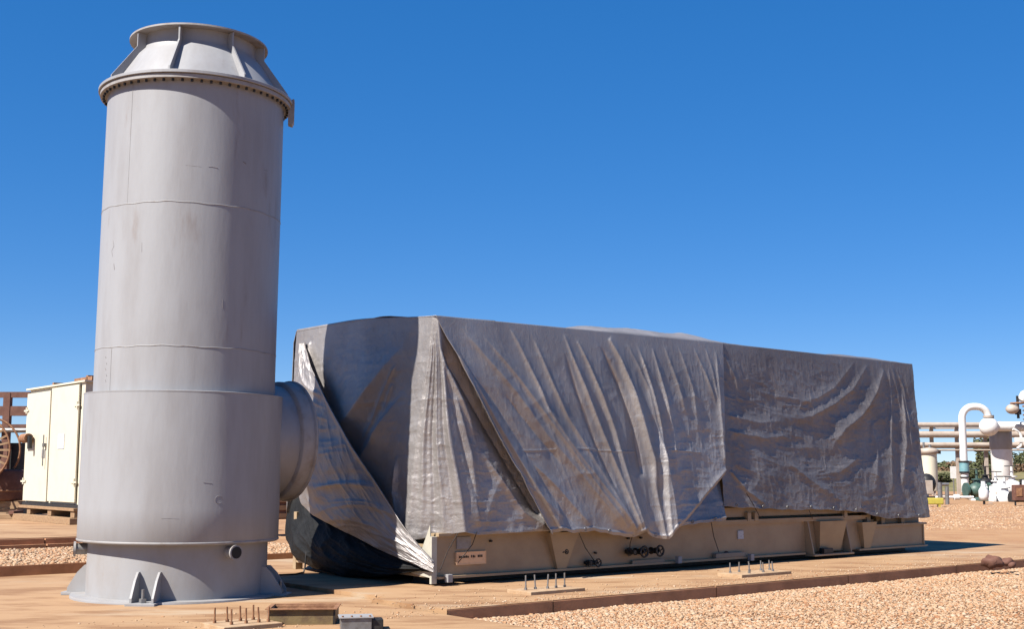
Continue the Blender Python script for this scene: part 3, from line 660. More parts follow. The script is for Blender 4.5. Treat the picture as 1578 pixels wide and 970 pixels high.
FR = [
    (SP([(1369, 568), (1352, 608), (1330, 640), (1300, 662), (1284, 685), (1280, 706)]), .13, .16, .16, .03, .25),
    (SP([(1345, 560), (1318, 600), (1290, 622), (1255, 640), (1200, 655)]), .08, .12, .12, .05, .4),
    (SP([(1325, 556), (1290, 598), (1262, 614), (1215, 625)]), .055, .09, .09, .05, .4),
    (SP([(1376, 566), (1378, 620), (1372, 700), (1366, 780)]), .07, .07, .10, .05, .2),
    (SP([(1388, 566), (1398, 600), (1402, 650), (1406, 720)]), .06, .06, .07, .05, .3),
    (SP([(1396, 600), (1396, 680), (1384, 760)]), .08, .07, .08, .15, .2),
    (SP([(1346, 640), (1352, 700), (1340, 765)]), .05, .08, .1, .3, .3),
    (SP([(1118, 640), (1170, 652), (1230, 648)]), .045, .10, .10, .1, .4),
    (SP([(1118, 664), (1175, 676), (1240, 668)]), .040, .10, .08, .1, .4),
    (SP([(1120, 545), (1138, 585), (1142, 610)]), .06, .05, .08, .1, .4),
    (SP([(1120, 726), (1144, 758), (1176, 782)]), .06, .04, .09, .05, .2),
    (SP([(1200, 705), (1250, 745), (1290, 770)]), .05, .12, .10, .3, .3),
    (SP([(1330, 700), (1290, 728), (1240, 735)]), .06, .12, .10, .3, .3),
    (SP([(1180, 560), (1200, 600), (1190, 640)]), -.03, .2, .2, .3, .4),
]
Dn = .6 * folds(U_, Z_, FR)
arc = Z_ + .42 * ((U_ - 9.6) / 3.2) ** 2 * -1 + .08 * fbm(U_ * .8, Z_ * .8, 90)       # drooping swags
mid = sm(0, .5, U_ - 6.3) * (1 - .6 * sm(10.8, 12.2, U_))
Dn = Dn + .008 * (ridged(U_ * 2.4 + Z_, arc * 3.5, 92, 4) - .5) * mid
Dn = Dn + .020 * (ridged(U_ * .75 + 4, arc * 3.2, 91, 5) - .5) * mid * sm(3.8, 3.0, Z_)
Dn = Dn + .03 * (ridged(U_ * 2.6 + .5 * Z_, Z_ * .9, 95, 4) - .5) * (sm(2.9, 3.5, Z_) + sm(11, 12, U_))
Dn = Dn + .035 * (vn(U_ * 1.1, Z_ * 1.3, 97) - .5) + crumple(U_, Z_, .6, 50)
Dn = Dn - .05 * np.exp(-((U_ - 9.6) / 2.6) ** 2 - ((Z_ - 2.4) / 1.0) ** 2)
Dn = Dn + .010 * creases(U_, Z_, 3.2, 201) + .0035 * creases(U_ * 1.3, Z_ * .8, 8.0, 211) * (.5 + sm(3.0, 3.7, Z_))
Dn = Dn * W
if normals(P)[NB2 // 2, S0 + 100][1] > 0: Dn = -Dn
Q = P + normals(P) * Dn[..., None]
# turn the sheet round the far end as well: one more strip of columns
last = Q[-1]; ex = []
for k, v in enumerate(np.linspace(.15, 4.2, 30)):
    c_ = last.copy(); c_[:, 0] = 12.54 + .05 * (ZT - np.minimum(c_[:, 2], ZT)) / 3 + .04 * math.sin(k * 1.3); c_[:, 1] = np.maximum(v, last[:, 1] * 0 + v); c_[:S0, 1] = np.maximum(last[:S0, 1], v); ex.append(c_)
Q2 = np.concatenate([Q, np.stack(ex[:], 0)], 0)
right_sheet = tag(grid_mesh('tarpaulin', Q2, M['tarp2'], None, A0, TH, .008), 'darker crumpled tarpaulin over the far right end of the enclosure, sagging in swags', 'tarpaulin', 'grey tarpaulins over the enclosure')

eyelets(right_sheet, Q[:, -1], 9)
# ---- end sheet: covers the near end, wraps the near corner and goes under the middle sheet
NB3, M3 = 520, 300
a = np.linspace(0, 1, NB3); s = np.linspace(0, 1, M3)
AA, SS = np.meshgrid(a, s, indexing='ij')
Hhem = np.interp(a, [0, .30, .56, .60, .70, .74, 1], [1.5, .9, .66, .63, .78, .73, .76])
Zs = ZT * (1 - SS) + Hhem[:, None] * SS
c1 = .06 + .50 * SS ** 1.1; c2 = -.02 + .36 * SS ** 1.3; fl_ = .05 + .12 * SS; gl = .01 + .23 * SS
ends = 4.24; ue = 2.35
Pu = np.zeros_like(AA); Pv = np.zeros_like(AA)
t = np.clip(AA / .6, 0, 1); m1 = AA < .6; Pu = np.where(m1, -fl_, Pu); Pv = np.where(m1, ends + (c1 - ends) * t, Pv)
t = np.clip((AA - .6) / .1, 0, 1); m2 = (AA >= .6) & (AA < .7); Pu = np.where(m2, -fl_ + (c2 + fl_) * t, Pu); Pv = np.where(m2, c1 + (-gl - c1) * t, Pv)
t = np.clip((AA - .7) / .3, 0, 1); m3 = AA >= .7; Pu = np.where(m3, c2 + (ue - c2) * t, Pu); Pv = np.where(m3, -gl, Pv)
for _ in range(5):
    for X in (Pu, Pv): X[1:-1] = (X[:-2] + 2 * X[1:-1] + X[2:]) / 4
crown = .17 * sm(-.5, 2.6, Pv) - .01
Zs = Zs + crown * (1 - sm(0, .5, SS))
P = np.stack([Pu, Pv, Zs], -1)
# roof flap inwards
kr = 14; rp = []
for j in range(kr):
    f = (kr - j) / kr
    q = P[:, 0].copy(); q[:, 0] = np.where(a < .65, q[:, 0] + f * 1.2, q[:, 0]); q[:, 1] = np.where(a >= .6, np.maximum(q[:, 1], 0) + f * .5 * sm(.6, .7, a), q[:, 1]); q[:, 2] += .015 * f
    rp.append(q)
P = np.concatenate([np.stack(rp, 1), P], 1)
W = np.concatenate([np.zeros(kr), np.clip(s / .22, 0, 1) ** .75])[None]
# end-face relief in (v, z); mirrored coordinate so 'left' is to the photo's left
isend = (AA < .66)
Vv = np.concatenate([np.repeat(P[:, :1, 1], kr, 1), Pv], 1); Zz = P[..., 2]; Uu = P[..., 0]
AF = np.repeat(a[:, None], P.shape[1], 1); wend = 1 - sm(.60, .66, AF)
def EF(l): return [(-v, z) for v, z in EP(l)]
FE = [
    (EF([(646, 495), (625, 538), (600, 578), (572, 622), (538, 672), (500, 730)]), .20, .80, .40, .5, .25),       # crease from the corner down to the flap
    (EF([(632, 600), (604, 655), (578, 705), (560, 745)]), .13, .14, .40, .4, .1),
    (EF([(622, 560), (606, 600), (588, 650), (570, 690)]), .03, .05, .06, .1, .2),
    (EF([(616, 590), (602, 640), (592, 690)]), .025, .05, .06, .1, .2),
    (EF([(484, 525), (482, 560), (488, 600)]), .06, .10, .12, .1, .3),
    (EF([(625, 700), (620, 760), (632, 830)]), .05, .08, .1, .2, .1),
]
De = folds(-Vv, Zz, FE) * wend
corner = np.exp(-((AF - .655) / .055) ** 2)
SF = np.concatenate([np.zeros(kr), s])[None]
pc = lambda c, w_, am: am * np.exp(-((AF - c - .004 * np.sin(SF * 9)) / w_) ** 2)
De = De + (pc(.622, .006, .035) + pc(.645, .005, -.03) + pc(.662, .005, .035) + pc(.682, .007, -.035) + pc(.70, .005, .03) + pc(.605, .008, -.02)) * (.4 + .6 * np.sin(SF * 3.1))
De = De + (.05 * (vn(AF * 40, SF * 5, 30) - .5) * corner)
De = De + .011 * (ridged(AF * 18, SF * 14, 33, 4) - .5) * corner * sm(.25, .6, SF)
FS = [
    (SP([(670, 500), (690, 566), (722, 646), (735, 700)]), .07, .05, .10, .03, .4),
    (SP([(668, 505), (690, 580), (712, 690), (738, 815)]), -.03, .05, .05, .05, .1),
    (SP([(664, 500), (708, 575), (770, 690), (838, 812)]), -.14, .12, .3, .05, .1),
    (SP([(700, 600), (722, 700), (732, 815)]), .045, .10, .08, .2, .1),
    (SP([(738, 818), (752, 770), (775, 720)]), .02, .10, .10, .3, .4),
    (SP([(735, 690), (760, 730), (800, 790), (835, 812)]), .05, .09, .08, .3, .05),
]
De = De + folds(Uu, Zz, FS) * sm(.69, .73, AF)
De = De + .03 * (ridged(Uu * 1.2, Zz * 3.2, 35, 4) - .5) * sm(.7, .75, AF) * sm(2.6, 1.8, Zz)
De = De + crumple(Uu + Vv, Zz, .8, 70) + .004 * (vn(Vv * 1.8, Zz * 16, 77) - .5) * wend
De = De + .005 * creases(Uu + Vv * .9, Zz * .8, 3.0, 241) + .006 * corner * creases(AF * 60, Zz * 6, 1.0, 251)
De = De * W
if normals(P)[NB3 // 4, kr + 100][0] > 0: De = -De
sheet('tarpaulin', P, De, M['tarp'], 'grey tarpaulin over the near end, gathered into a bright silver fold at the corner')

# ---- loose flap sweeping across the lower end, and the black sheet below it
def loft(name, top, bot, n, k, m_, bulge, label, cat, group=None, sag=.0, seed=0, amp=.03, pleat=0.0):
    top = np.array(top); bot = np.array(bot); x = np.linspace(0, 1, n)
    def res(p):
        d = np.concatenate([[0], np.cumsum(np.hypot(*(p[1:, :2] - p[:-1, :2]).T))]); d /= d[-1]
        q = np.stack([np.interp(x, d, p[:, c_]) for c_ in range(3)], 1)
        for _ in range(int(n * .12)): q[1:-1] = (q[:-2] + 2 * q[1:-1] + q[2:]) / 4
        return q
    T, B = res(top), res(bot); y = np.linspace(0, 1, k)
    P = T[:, None] * (1 - y)[None, :, None] + B[:, None] * y[None, :, None]      # columns (v, z, u)
    X, Y = np.meshgrid(x, y, indexing='ij')
    U_ = P[..., 2] - bulge * np.sin(Y * math.pi) ** .8 * np.sin(np.clip(X * 1.05, 0, 1) * math.pi) ** .6
    U_ -= amp * (ridged(X * 3 + Y * .6, Y * 3.5 - X * 3.4, seed, 4) - .5) * sm(0, .06, Y) + amp * .9 * (vn(X * 7, Y * 1.5 + X * 2, seed + 5) - .5)
    U_ -= .022 * np.exp(-(Y / .035) ** 2) * 1.5
    if pleat: U_ -= pleat * (ridged(X * 9 + Y * 3.0, Y * .8, seed + 9, 2) - .45) * sm(0, .15, Y)
    Q = np.stack([U_, P[..., 0], P[..., 1]], -1)
    return tag(grid_mesh(name, Q, m_, None, A0, TH, .008), label, cat, group)
def E3(l): return [(*endf(x, y, u), u) for x, y, u in l]
loft('tarpaulin_flap', E3([(470, 528, -.14), (480, 566, -.28), (508, 622, -.38), (545, 688, -.42), (585, 748, -.38), (622, 806, -.28), (652, 848, -.18), (668, 866, -.14)]),
     E3([(461, 530, -.10), (458, 640, -.16), (456, 745, -.24), (462, 776, -.30), (478, 792, -.36), (520, 815, -.42), (580, 846, -.38), (625, 866, -.26), (668, 884, -.16)]), 300, 160, M['tarp'], .10,
     'loose grey tarpaulin flap sweeping diagonally across the lower end, above the black sheet', 'tarpaulin', 'grey tarpaulins over the enclosure', seed=130, amp=.05, pleat=.05)
loft('plastic_sheet', E3([(470, 760, .05), (500, 780, .0), (560, 810, -.04), (620, 845, -.04), (664, 868, -.08)]),
     E3([(447, 768, .1), (440, 800, .06), (438, 826, .0), (452, 855, -.12), (480, 876, -.22), (530, 889, -.28), (580, 890, -.24), (625, 884, -.18), (650, 880, -.14), (666, 884, -.10)]), 220, 110, M['blacksheet'], .22,
     'glossy black plastic sheet bulging out under the grey flap at the near end', 'plastic sheet', seed=150, amp=.07)
# rope ties from the hems down to the skid
def rope(p, label):
    pts_ = [Vector((u, v, z)) for u, v, z in p]; q = []
    for i in range(len(pts_) - 1):
        for t_ in (0, .33, .66): q.append(pts_[i].lerp(pts_[i + 1], t_))
    q.append(pts_[-1])
    tag(MB().tube(q, .007, 6).build('tie_rope', M['rope'], None, A0, TH), label, 'rope', 'ropes tying the tarpaulins down')
def sp3(x, y, v): u, z = side(x, y, v); return (u, v, z)
rope([sp3(735, 820, -.27), sp3(728, 840, -.12), sp3(706, 868, -.03)], 'thin dark rope from the hem down across the brass coloured plate')
rope([sp3(892, 822, -.32), sp3(902, 845, -.15), sp3(915, 864, -.06)], 'thin dark rope from the hem down to the single valve wheel')
rope([sp3(975, 826, -.32), sp3(971, 838, -.15), sp3(970, 850, -.06)], 'thin dark rope hanging from the hem to the pair of valve wheels')
rope([sp3(1150, 760, -.36), sp3(1163, 782, -.24), sp3(1172, 800, -.11)], 'thin dark rope pulled tight to the clip on the upper rail')

rope([sp3(1246, 786, -.28), sp3(1250, 794, -.18), sp3(1252, 800, -.1)], 'short dark rope end over the upper rail, right of the tight one')
rope([sp3(706, 822, -.26), sp3(690, 850, -.14), sp3(678, 880, -.09)], 'thin dark rope from the corner hem down to the skid corner post')
rope([sp3(1096, 806, -.30), sp3(1100, 828, -.12), sp3(1108, 852, -.06)], 'slack dark rope below the folded corner of the middle tarpaulin')
# ================================================================= ANCHOR FOOTINGS AND SMALL THINGS ON THE PAD
def footing(c, rz, sx, sy, h, bolts, bh, label, z=0.0, m='grout'):
    t = thing('anchor_footing', (c.x, c.y, z), rz, label, 'footing', 'footings with anchor bolts')
    MB().box(-sx, sx, -sy, sy, -.05, h, b=.008).build('grout_block', M[m], t)
    b = None
    for i, (x, y) in enumerate(bolts):
        if b is None: b = MB().cyl((0, 0, h - .01), (0, 0, h + bh), .011, 8).cyl((0, 0, h), (0, 0, h + .03), .022, 6, smooth=False).build('anchor_bolt', M['rust'] if z < -.01 else M['steel'], t, loc=(x, y, 0))
        else: again(b, t, (x, y, 0), rot=(R(random.uniform(-4, 4)), R(random.uniform(-4, 4)), 0))
    return t
f1 = ground(372, 962, -.02)
footing(Vector((f1.x, f1.y, 0)), TH, .36, .30, .05, [(-.26, .14), (-.10, .14), (.06, .14), (.22, .14), (-.18, -.12), (0, -.12), (.16, -.12), (.26, -.14)], .17, 'low pale footing with eight rusty bolts, left of the rusty drain box', -.058)
f2 = ground(842, 913)
footing(Vector((f2.x, f2.y, 0)), TH, .50, .26, .045, [(-.36, .02), (-.18, .02), (0, -.02), (.18, 0), (.36, .02)], .20, 'pale footing with a row of five bolts in front of the single bracket')
f3 = ground(1163, 887)
footing(Vector((f3.x, f3.y, 0)), TH, .62, .26, .05, [(-.46, .12), (-.22, .14), (.02, .12), (.3, .12), (.5, .1), (-.3, -.14), (.05, -.14), (.32, -.12)], .16, 'pale footing with many bolts in front of the red warning mark')
# drain boxes at the bottom edge
d1 = ground(468, 952, -.0)
t = thing('drain_box', (d1.x, d1.y, -.058), TH - .62, 'open rectangular rusty drain box with ochre side, right of the bolts', 'drain box')
MB().box(-.36, .36, -.25, -.22, 0, .17, b=.004).build('side_plate', M['lichen'], t)
MB().box(-.36, .36, .22, .25, 0, .17, b=.004).build('side_plate', M['rust'], t)
MB().box(-.385, -.362, -.25, .25, 0, .172, b=.004).build('end_plate', M['steel'], t)
MB().box(.362, .385, -.25, .25, 0, .172, b=.004).build('end_plate', M['black'], t)
MB().box(-.41, .41, -.29, -.24, .172, .184).box(-.41, .41, .24, .29, .172, .184).box(-.41, -.36, -.238, .238, .172, .184).box(.36, .41, -.238, .238, .172, .184).build('rim', M['rust'], t)
MB().box(-.35, .35, -.21, .21, .0, .03).build('floor_plate', M['rust'], t)
MB().box(-.30, -.24, -.2, .2, .03, .12, b=.006).build('baffle', M['redrust'], t)
d2 = ground(548, 962, -.0)
t = thing('junction_box', (d2.x, d2.y, -.058), TH - .5, 'small grey metal box with a dark side, beside the rusty drain box', 'box')
MB().box(-.17, .17, -.14, .14, 0, .13, b=.008).build('body', M['steel'], t)
MB().box(-.19, .19, -.16, .16, .131, .145, b=.003).build('lid', M['stack_lo'], t)
MB().box(.171, .30, -.12, .12, 0, .11, b=.008).build('dark_side', M['black'], t)  # near-black block along the right side of the box
for k in range(4): MB().cyl((-.15 + k * .1, -.13, .145), (-.15 + k * .1, -.13, .16), .012, 6).build('screw', M['rust'], t)
# cable lying by the skid leg
c_ = [ground(430, 888), ground(455, 887), ground(468, 884)]
tag(MB().tube([(p.x, p.y, .012) for p in c_] + [(c_[-1].x + .02, c_[-1].y, .1), (c_[-1].x + .03, c_[-1].y + .05, .35)], .014, 8).build('cable', M['black'], None), 'black cable running over the pad and up behind the skid leg', 'cable')
for i, (x, y, r_) in enumerate(((1530, 874, .15), (1553, 872, .10), (1560, 876, .07))):
    p = ground(x, y, -.02); mb = MB().ball((0, 0, 0), r_, 14, 9, (1.3, .9, .75))
    mb.v = [tuple(np.array(v) * (1 + .25 * math.sin(v[0] * 31 + i) * math.cos(v[1] * 27 + v[2] * 22))) for v in mb.v]
    tag(mb.build('rock', M['redrust'], None, (p.x, p.y, .0 + r_ * .4), .4 * i), ['large brown rock at the gravel edge far right', 'middle brown rock beside the large one at the gravel edge', 'smallest brown rock at the gravel edge'][i], 'rock', 'brown rocks at the gravel edge')

# ================================================================= CABINET AND SCRAP ON THE LEFT
# its front faces -e1, its long side runs along e2: local x = e2 direction reversed
cab = thing('steel_cabinet', (-11.05, 32.0, .31), TH, 'large cream steel cabinet with two double-height doors, standing on timber beams behind the stack', 'cabinet')
cab['label'] = 'large cream steel cabinet with two tall doors, standing on timber beams'
CZ, CH, CL, CW = .50, 3.66, 4.5, 2.2            # raised on beams; local y runs along the door front, x into depth
MB().box(.02, CW, .02, CL - .02, CZ, CH).build('body', M['shedwhite'], cab)
MB().box(-.02, .03, 0, .26, CZ, CH).build('door_post', M['shedwhite'], cab)
MB().box(-.05, CW + .05, -.05, CL + .05, CZ - .09, CZ - .004).build('base_frame', M['black'], cab)
dl = MB().box(-.07, -.022, .34, 2.42, CZ + .05, CH - .04, b=.012).build('door', M['shedwhite'], cab)
dr = MB().box(-.07, -.022, 2.52, 4.46, CZ + .03, CH - .10, b=.012).build('door', M['shedwhite'], cab)
for d_, y0, y1 in ((dl, .30, .46), (dr, 4.34, 4.5)):
    for z in (1.05, 3.05): MB().box(-.10, -.071, y0 - .1, y1 + .12, z, z + .05).cyl((-.085, (y0 + y1) / 2, z - .06), (-.085, (y0 + y1) / 2, z + .12), .03, 8).build('hinge', M['shedwhite'], d_)
MB().cyl((-.14, 2.70, 1.5), (-.14, 2.70, 2.35), .018, 8).build('lock_rod', M['steel'], dr)
MB().box(-.16, -.071, 2.64, 2.76, 2.02, 2.12, b=.01).build('handle', M['steel'], dr)
MB().cyl((-.22, 4.2, 2.28), (-.22, 3.7, 2.28), .13, 12).build('lamp_hood', M['rust'], dr)
MB().cyl((-.20, 3.68, 2.34), (-.20, 3.65, 1.98), .07, 10).build('lamp', M['black'], dr)
MB().box(-.082, -.0705, 1.25, 1.75, 1.95, 2.35).build('notice', M['paper'], dl)
MB().box(-.082, -.0705, 2.75, 3.0, 1.72, 1.95).build('label_plate', M['stack_edge'], dr)
MB().box(-.08, CW + .08, -.08, CL + .08, CH + .002, CH + .05).build('roof_sheet', M['shedwhite'], cab)
MB().box(.06, .12, .55, .9, 0, 0.01)
t = thing('scrap_iron', cab.matrix_world @ Vector((0, 0, 0)), TH, 'rusty angle iron frame lying on the roof of the cream cabinet', 'scrap')
t.location = (-11.05, 32.0, .31 + CH + .055)
for y0, y1, x0, x1, z1 in ((-.1, 1.2, .1, .22, .10), (.2, .34, .1, 1.8, .14), (1.1, 3.0, .3, .40, .06), (2.8, 2.92, .1, 1.8, .09)): MB().box(x0, x1, y0, y1, 0.0, z1).build('bar', M['rust'], t)
t = thing('timber_pallet', (-11.05, 32.0, .31), TH, 'pale timber beams stacked as a pallet under the cream cabinet', 'pallet')
for y0 in (.15, 1.9, 3.6): MB().box(-.12, CW, y0, y0 + .28, .17, .40, b=.01).build('bearer', M['timber'], t)
for x0 in (-.30, .75, 1.8): MB().box(x0, x0 + .26, -.05, CL + .1, .0, .165, b=.01).build('runner', M['timber'], t)
MB().box(-.16, .0, .1, CL, .335, .408, b=.006).build('plank', M['timber'], t)
def wpt(x, y, Y): p = depth(x, y, Y); return p
# cable reel
rc = wpt(-36, 694, 38)
t = thing('cable_reel', (rc.x, rc.y, .31), R(0), 'rusty cable reel with radial spokes at the left edge, before a dark frame', 'cable reel')
rh = rc.z - .31
mY = Matrix.Translation((0, 0, rh)) @ Matrix.Rotation(R(90), 4, 'X')
MB().torus(1.02, .035, 48, 8, mY).build('rim', M['rust'], t)
MB().torus(1.02, .035, 48, 8, Matrix.Translation((0, .8, 0)) @ mY).build('rim', M['rust'], t)
MB().cyl((0, .0, rh), (0, .8, rh), .5, 24).build('drum', M['redrust'], t)
sp = None
for k in range(28):
    a = k * 2 * math.pi / 28; m_ = Matrix.Translation((0, -.01, rh)) @ Matrix.Rotation(a, 4, 'Y')
    o = MB().box(.1, 1.0, -.012, .012, -.03, .03).build('spoke', M['timber'], t) if sp is None else again(sp, t, (0, 0, 0))
    if sp is None: sp = o
    o.location = (0, -.01, rh); o.rotation_euler = (0, a, 0)
MB().box(-1.0, 1.0, 0, .8, 0, .10).build('cradle', M['timber'], t)
# dark red support frame behind the reel
fx0 = wpt(-60, 760, 44).x; fx1 = wpt(40, 760, 44).x
t = thing('pipe_support', (fx0, 44, .31), 0, 'dark red steel frame with three horizontal beams, left of the cream cabinet', 'frame')
W_ = fx1 - fx0
for py, h in ((609, .20), (634, .34), (659, .2)):
    z = wpt(0, py, 44).z - .31; MB().box(0, W_, -.1, .1, z - h / 2, z + h / 2).build('beam', M['redrust'], t)
for px_ in (-55, 8):
    x = wpt(px_, 700, 44).x - fx0; MB().box(x - .12, x + .12, -.12, .12, 0, wpt(0, 606, 44).z - .31).build('post', M['redrust'], t)
MB().cyl((W_ * .55, -.2, wpt(0, 664, 44).z - .31), (W_, -.2, wpt(0, 664, 44).z - .31), .09, 10).build('pipe', M['steel'], t)
MB().box(W_ * .62, W_ * .98, .3, .9, .5, 2.35).build('panel', M['black'], t)
p = wpt(8, 760, 39)
t = thing('rusty_drum', (p.x - .1, 39, .31), 0, 'terracotta coloured drum lying low at the left edge', 'drum')
MB().lathe([(.0001, .0), (.60, .02), (.66, .10), (.66, .9), (.60, .98), (.0001, 1.0)], 24, Matrix.Translation((0, 0, .42))).build('shell', M['redrust'], t)
MB().lathe([(.67, .30), (.69, .33), (.67, .36)], 24, Matrix.Translation((0, 0, .42))).build('hoop', M['rust'], t)
MB().box(-.7, .7, -.5, .5, .0, .2).box(-.75, .75, -.45, -.3, .2, .42).box(-.75, .75, .3, .45, .2, .42).build('cradle', M['timber'], t)
p = wpt(12, 795, 36)
t = thing('timber_stack', (p.x, 35.6, .31), 0, 'low dark timbers on the ground at the left edge', 'timber')
for k in range(3): MB().box(-.9, .8, -.25 + k * .22, -.08 + k * .22, 0, .14, b=.01).build('timber', M['timber'], t)
for k in range(2): MB().box(-.9 + k * 1.2, -.75 + k * 1.2, -.3, .4, .142, .24, b=.01).build('bearer', M['redrust'], t)
# brown crates seen between the stack and the enclosure
p = wpt(438, 785, 33)
t = thing('brown_crate', (p.x, 33, .31), TH, 'brown timber crate glimpsed between the stack and the enclosure', 'crate')
MB().box(-.6, .6, -.5, .5, .12, .75).build('crate_body', M['redrust'], t)
for z in (.16, .36, .56): MB().box(-.63, .63, -.53, -.502, z, z + .12).build('slat', M['timber'], t)
for x in (-.6, .5): MB().box(x, x + .12, -.5, .5, 0, .118).build('runner', M['timber'], t)

# ================================================================= GAS PLANT ON THE RIGHT
YB = 80.0
def W(x, y, Y=YB): return depth(x, y, Y)
k_ = YB / F_PX                                      # metres per photo pixel at that distance
GZ = -.008
# pipe rack
t = thing('pipe_rack', (W(1400, 700).x, YB + 4, GZ), 0, 'pale tan pipe rack with four long horizontal pipes behind the curved white pipe', 'pipe rack')
ox = t.location.x
for py, r_ in ((655, .17), (670, .22), (686, .17), (694, .06)):
    z = W(0, py, YB + 4).z; MB().cyl((-2, 0, z), (W(1600, 0, YB + 4).x - ox + 3, 0, z), r_, 12).build('pipe', M['tan'], t)
for px_ in (1416, 1439, 1478, 1522, 1560):
    x = W(px_, 700, YB + 4).x - ox; MB().box(x - .11, x + .11, .23, .42, 0, W(0, 652, YB + 4).z).build('post', M['tan'], t)
for py in (660, 690):
    z = W(0, py, YB + 4).z; MB().box(-2, W(1600, 0, YB + 4).x - ox + 3, .43, .53, z - .05, z + .05).build('rail', M['tan'], t)
# tank beside the enclosure
p = W(1431, 700, YB)
t = thing('storage_tank', (p.x, YB, GZ), 0, 'pale upright tank with a grey rim, just right of the tarpaulin', 'tank')
zt = W(0, 700).z; r_ = 12 * k_
MB().lathe([(r_, .4), (r_, zt)], 32).build('shell', M['shedwhite'], t)
MB().lathe([(r_ * 1.02, zt), (r_ * 1.22, zt + .02), (r_ * 1.22, zt + .28), (r_ * .9, zt + .36), (.001, zt + .42)], 32).build('roof', M['tan'], t)
for a in range(4): MB().box(-.05, .05, -.05, .05, 0, .45).build('leg', M['tan'], t).location = (r_ * .8 * math.cos(a * 1.57 + .5), r_ * .8 * math.sin(a * 1.57 + .5), 0)
MB().cyl((-.3, 0, zt + .35), (-.3, 0, zt + .75), .07, 8).cyl((.1, 0, zt + .35), (.1, 0, zt + .6), .1, 8).build('vent', M['steel'], t)
MB().cyl((r_ * 1.2, -.2, zt), (r_ * 1.2, -.2, zt + .2), .12, 8).build('valve', M['black'], t)
p = W(1428, 745, YB - 6)
t = thing('pump_unit', (p.x, YB - 6, GZ), 0, 'dark pump unit on a base before the pale upright tank', 'pump')
MB().box(-.5, .5, -.4, .4, 0, .15).build('base', M['black'], t)
MB().ball((0, 0, .9), .55, 14, 10, (1, .8, 1.1)).build('casing', M['black'], t)
MB().cyl((-.1, 0, .15), (-.1, 0, .6), .2, 10).build('pedestal', M['white'], t)
MB().box(-.35, .2, -.5, -.35, .3, 1.1, b=.03).build('cover', M['tan'], t)
# curved white pipe
X0 = W(1485, 700).x; X1 = W(1526, 700).x; zt = W(0, 627).z; zb = W(0, 713).z
t = thing('curved_pipe', (X0, YB, GZ), 0, 'white pipe rising and bending over in an arch into the round vessel, with teal band', 'pipe')
r_ = 5.4 * k_; pts_ = [(0, 0, zb)] + [(0, 0, zt - .75)] + [(.75 * (1 - math.cos(q)), 0, zt - .75 + .75 * math.sin(q)) for q in np.linspace(.15, math.pi / 2, 8)]
D_ = X1 - X0; pts_ += [(D_ - .75 * (1 - math.sin(q)) , 0, zt - .75 + .75 * math.cos(q)) for q in np.linspace(0, math.pi / 2 - .1, 8)] + [(D_, 0, W(0, 645).z)]
MB().tube(pts_, r_, 16).build('upper_pipe', M['white'], t)
MB().cyl((0, 0, W(0, 728).z), (0, 0, zb), r_ * 1.35, 16).build('band', M['teal'], t)
MB().cyl((0, 0, zb), (0, 0, zb + .1), r_ * 1.5, 16).build('flange', M['black'], t); MB().cyl((0, 0, W(0, 730).z), (0, 0, W(0, 727).z), r_ * 1.4, 16).build('flange', M['black'], t)
MB().cyl((0, 0, .3), (0, 0, W(0, 730).z), r_ * 1.05, 16).build('lower_pipe', M['white'], t)
MB().cyl((0, 0, W(0, 737).z), (0, 0, W(0, 735).z), r_ * 1.3, 16).build('flange', M['black'], t)
MB().cyl((D_, 0, W(0, 644).z), (D_, 0, W(0, 641).z), r_ * 1.5, 16).build('flange', M['tan'], t)
# round ended vessel
zc = W(0, 658).z
t = thing('round_vessel', (X1, YB, GZ), 0, 'white vessel with a round end, where the arched pipe comes down', 'vessel')
MB().ball((0, 0, zc), 14.5 * k_, 24, 16).build('head', M['white'], t)
MB().cyl((.3, .2, zc + .02), (W(1600, 0).x - X1 + 3, .2, zc + .02), 7.5 * k_, 16).build('pipe', M['white'], t)
MB().cyl((6 * k_, 0, zc + .45), (6 * k_, 0, zc + .75), .1, 10).build('nozzle', M['steel'], t)
# upright separator
xc = W(1543, 700, YB + 1.2).x
t = thing('separator', (xc, YB + 1.2, GZ), 0, 'white upright cylindrical vessel beneath the round ended one', 'vessel')
z1 = W(0, 693, YB + 1.2).z; z2 = W(0, 662, YB + 1.2).z; r_ = 15.5 * k_
MB().lathe([(.001, .5), (r_ * .6, .55), (r_, .9), (r_, z1)], 32).build('shell', M['white'], t)
MB().lathe([(r_ * 1.03, z1), (r_ * 1.08, z1 + .05), (r_ * 1.08, z2), (r_ * .7, z2 + .4), (.001, z2 + .55)], 32).build('shaded_upper_shell', M['stack'], t)  # grey upper part of the white vessel: the round vessel's shadow as colour
MB().lathe([(r_ * .6, 0), (r_ * .55, .7)], 20).build('skirt', M['white'], t)
# thin looped pipe right of the separator
q0 = W(1562, 664)
t = thing('looped_pipe', (q0.x, YB - .4, GZ), 0, 'thin white looped pipe with a small box right of the upright vessel', 'pipe')
zz = [W(0, y).z for y in (662, 665, 672, 680, 688, 692)]
MB().tube([(-.2, 0, zz[0]), (.15, 0, zz[1]), (.3, 0, zz[2]), (.3, 0, zz[3]), (.25, 0, zz[4]), (0, 0, zz[5])], .09, 10).build('tube', M['white'], t)
MB().box(-.1, .9, -.12, .12, zz[3] - .1, zz[3] + .22, b=.02).build('junction', M['white'], t)
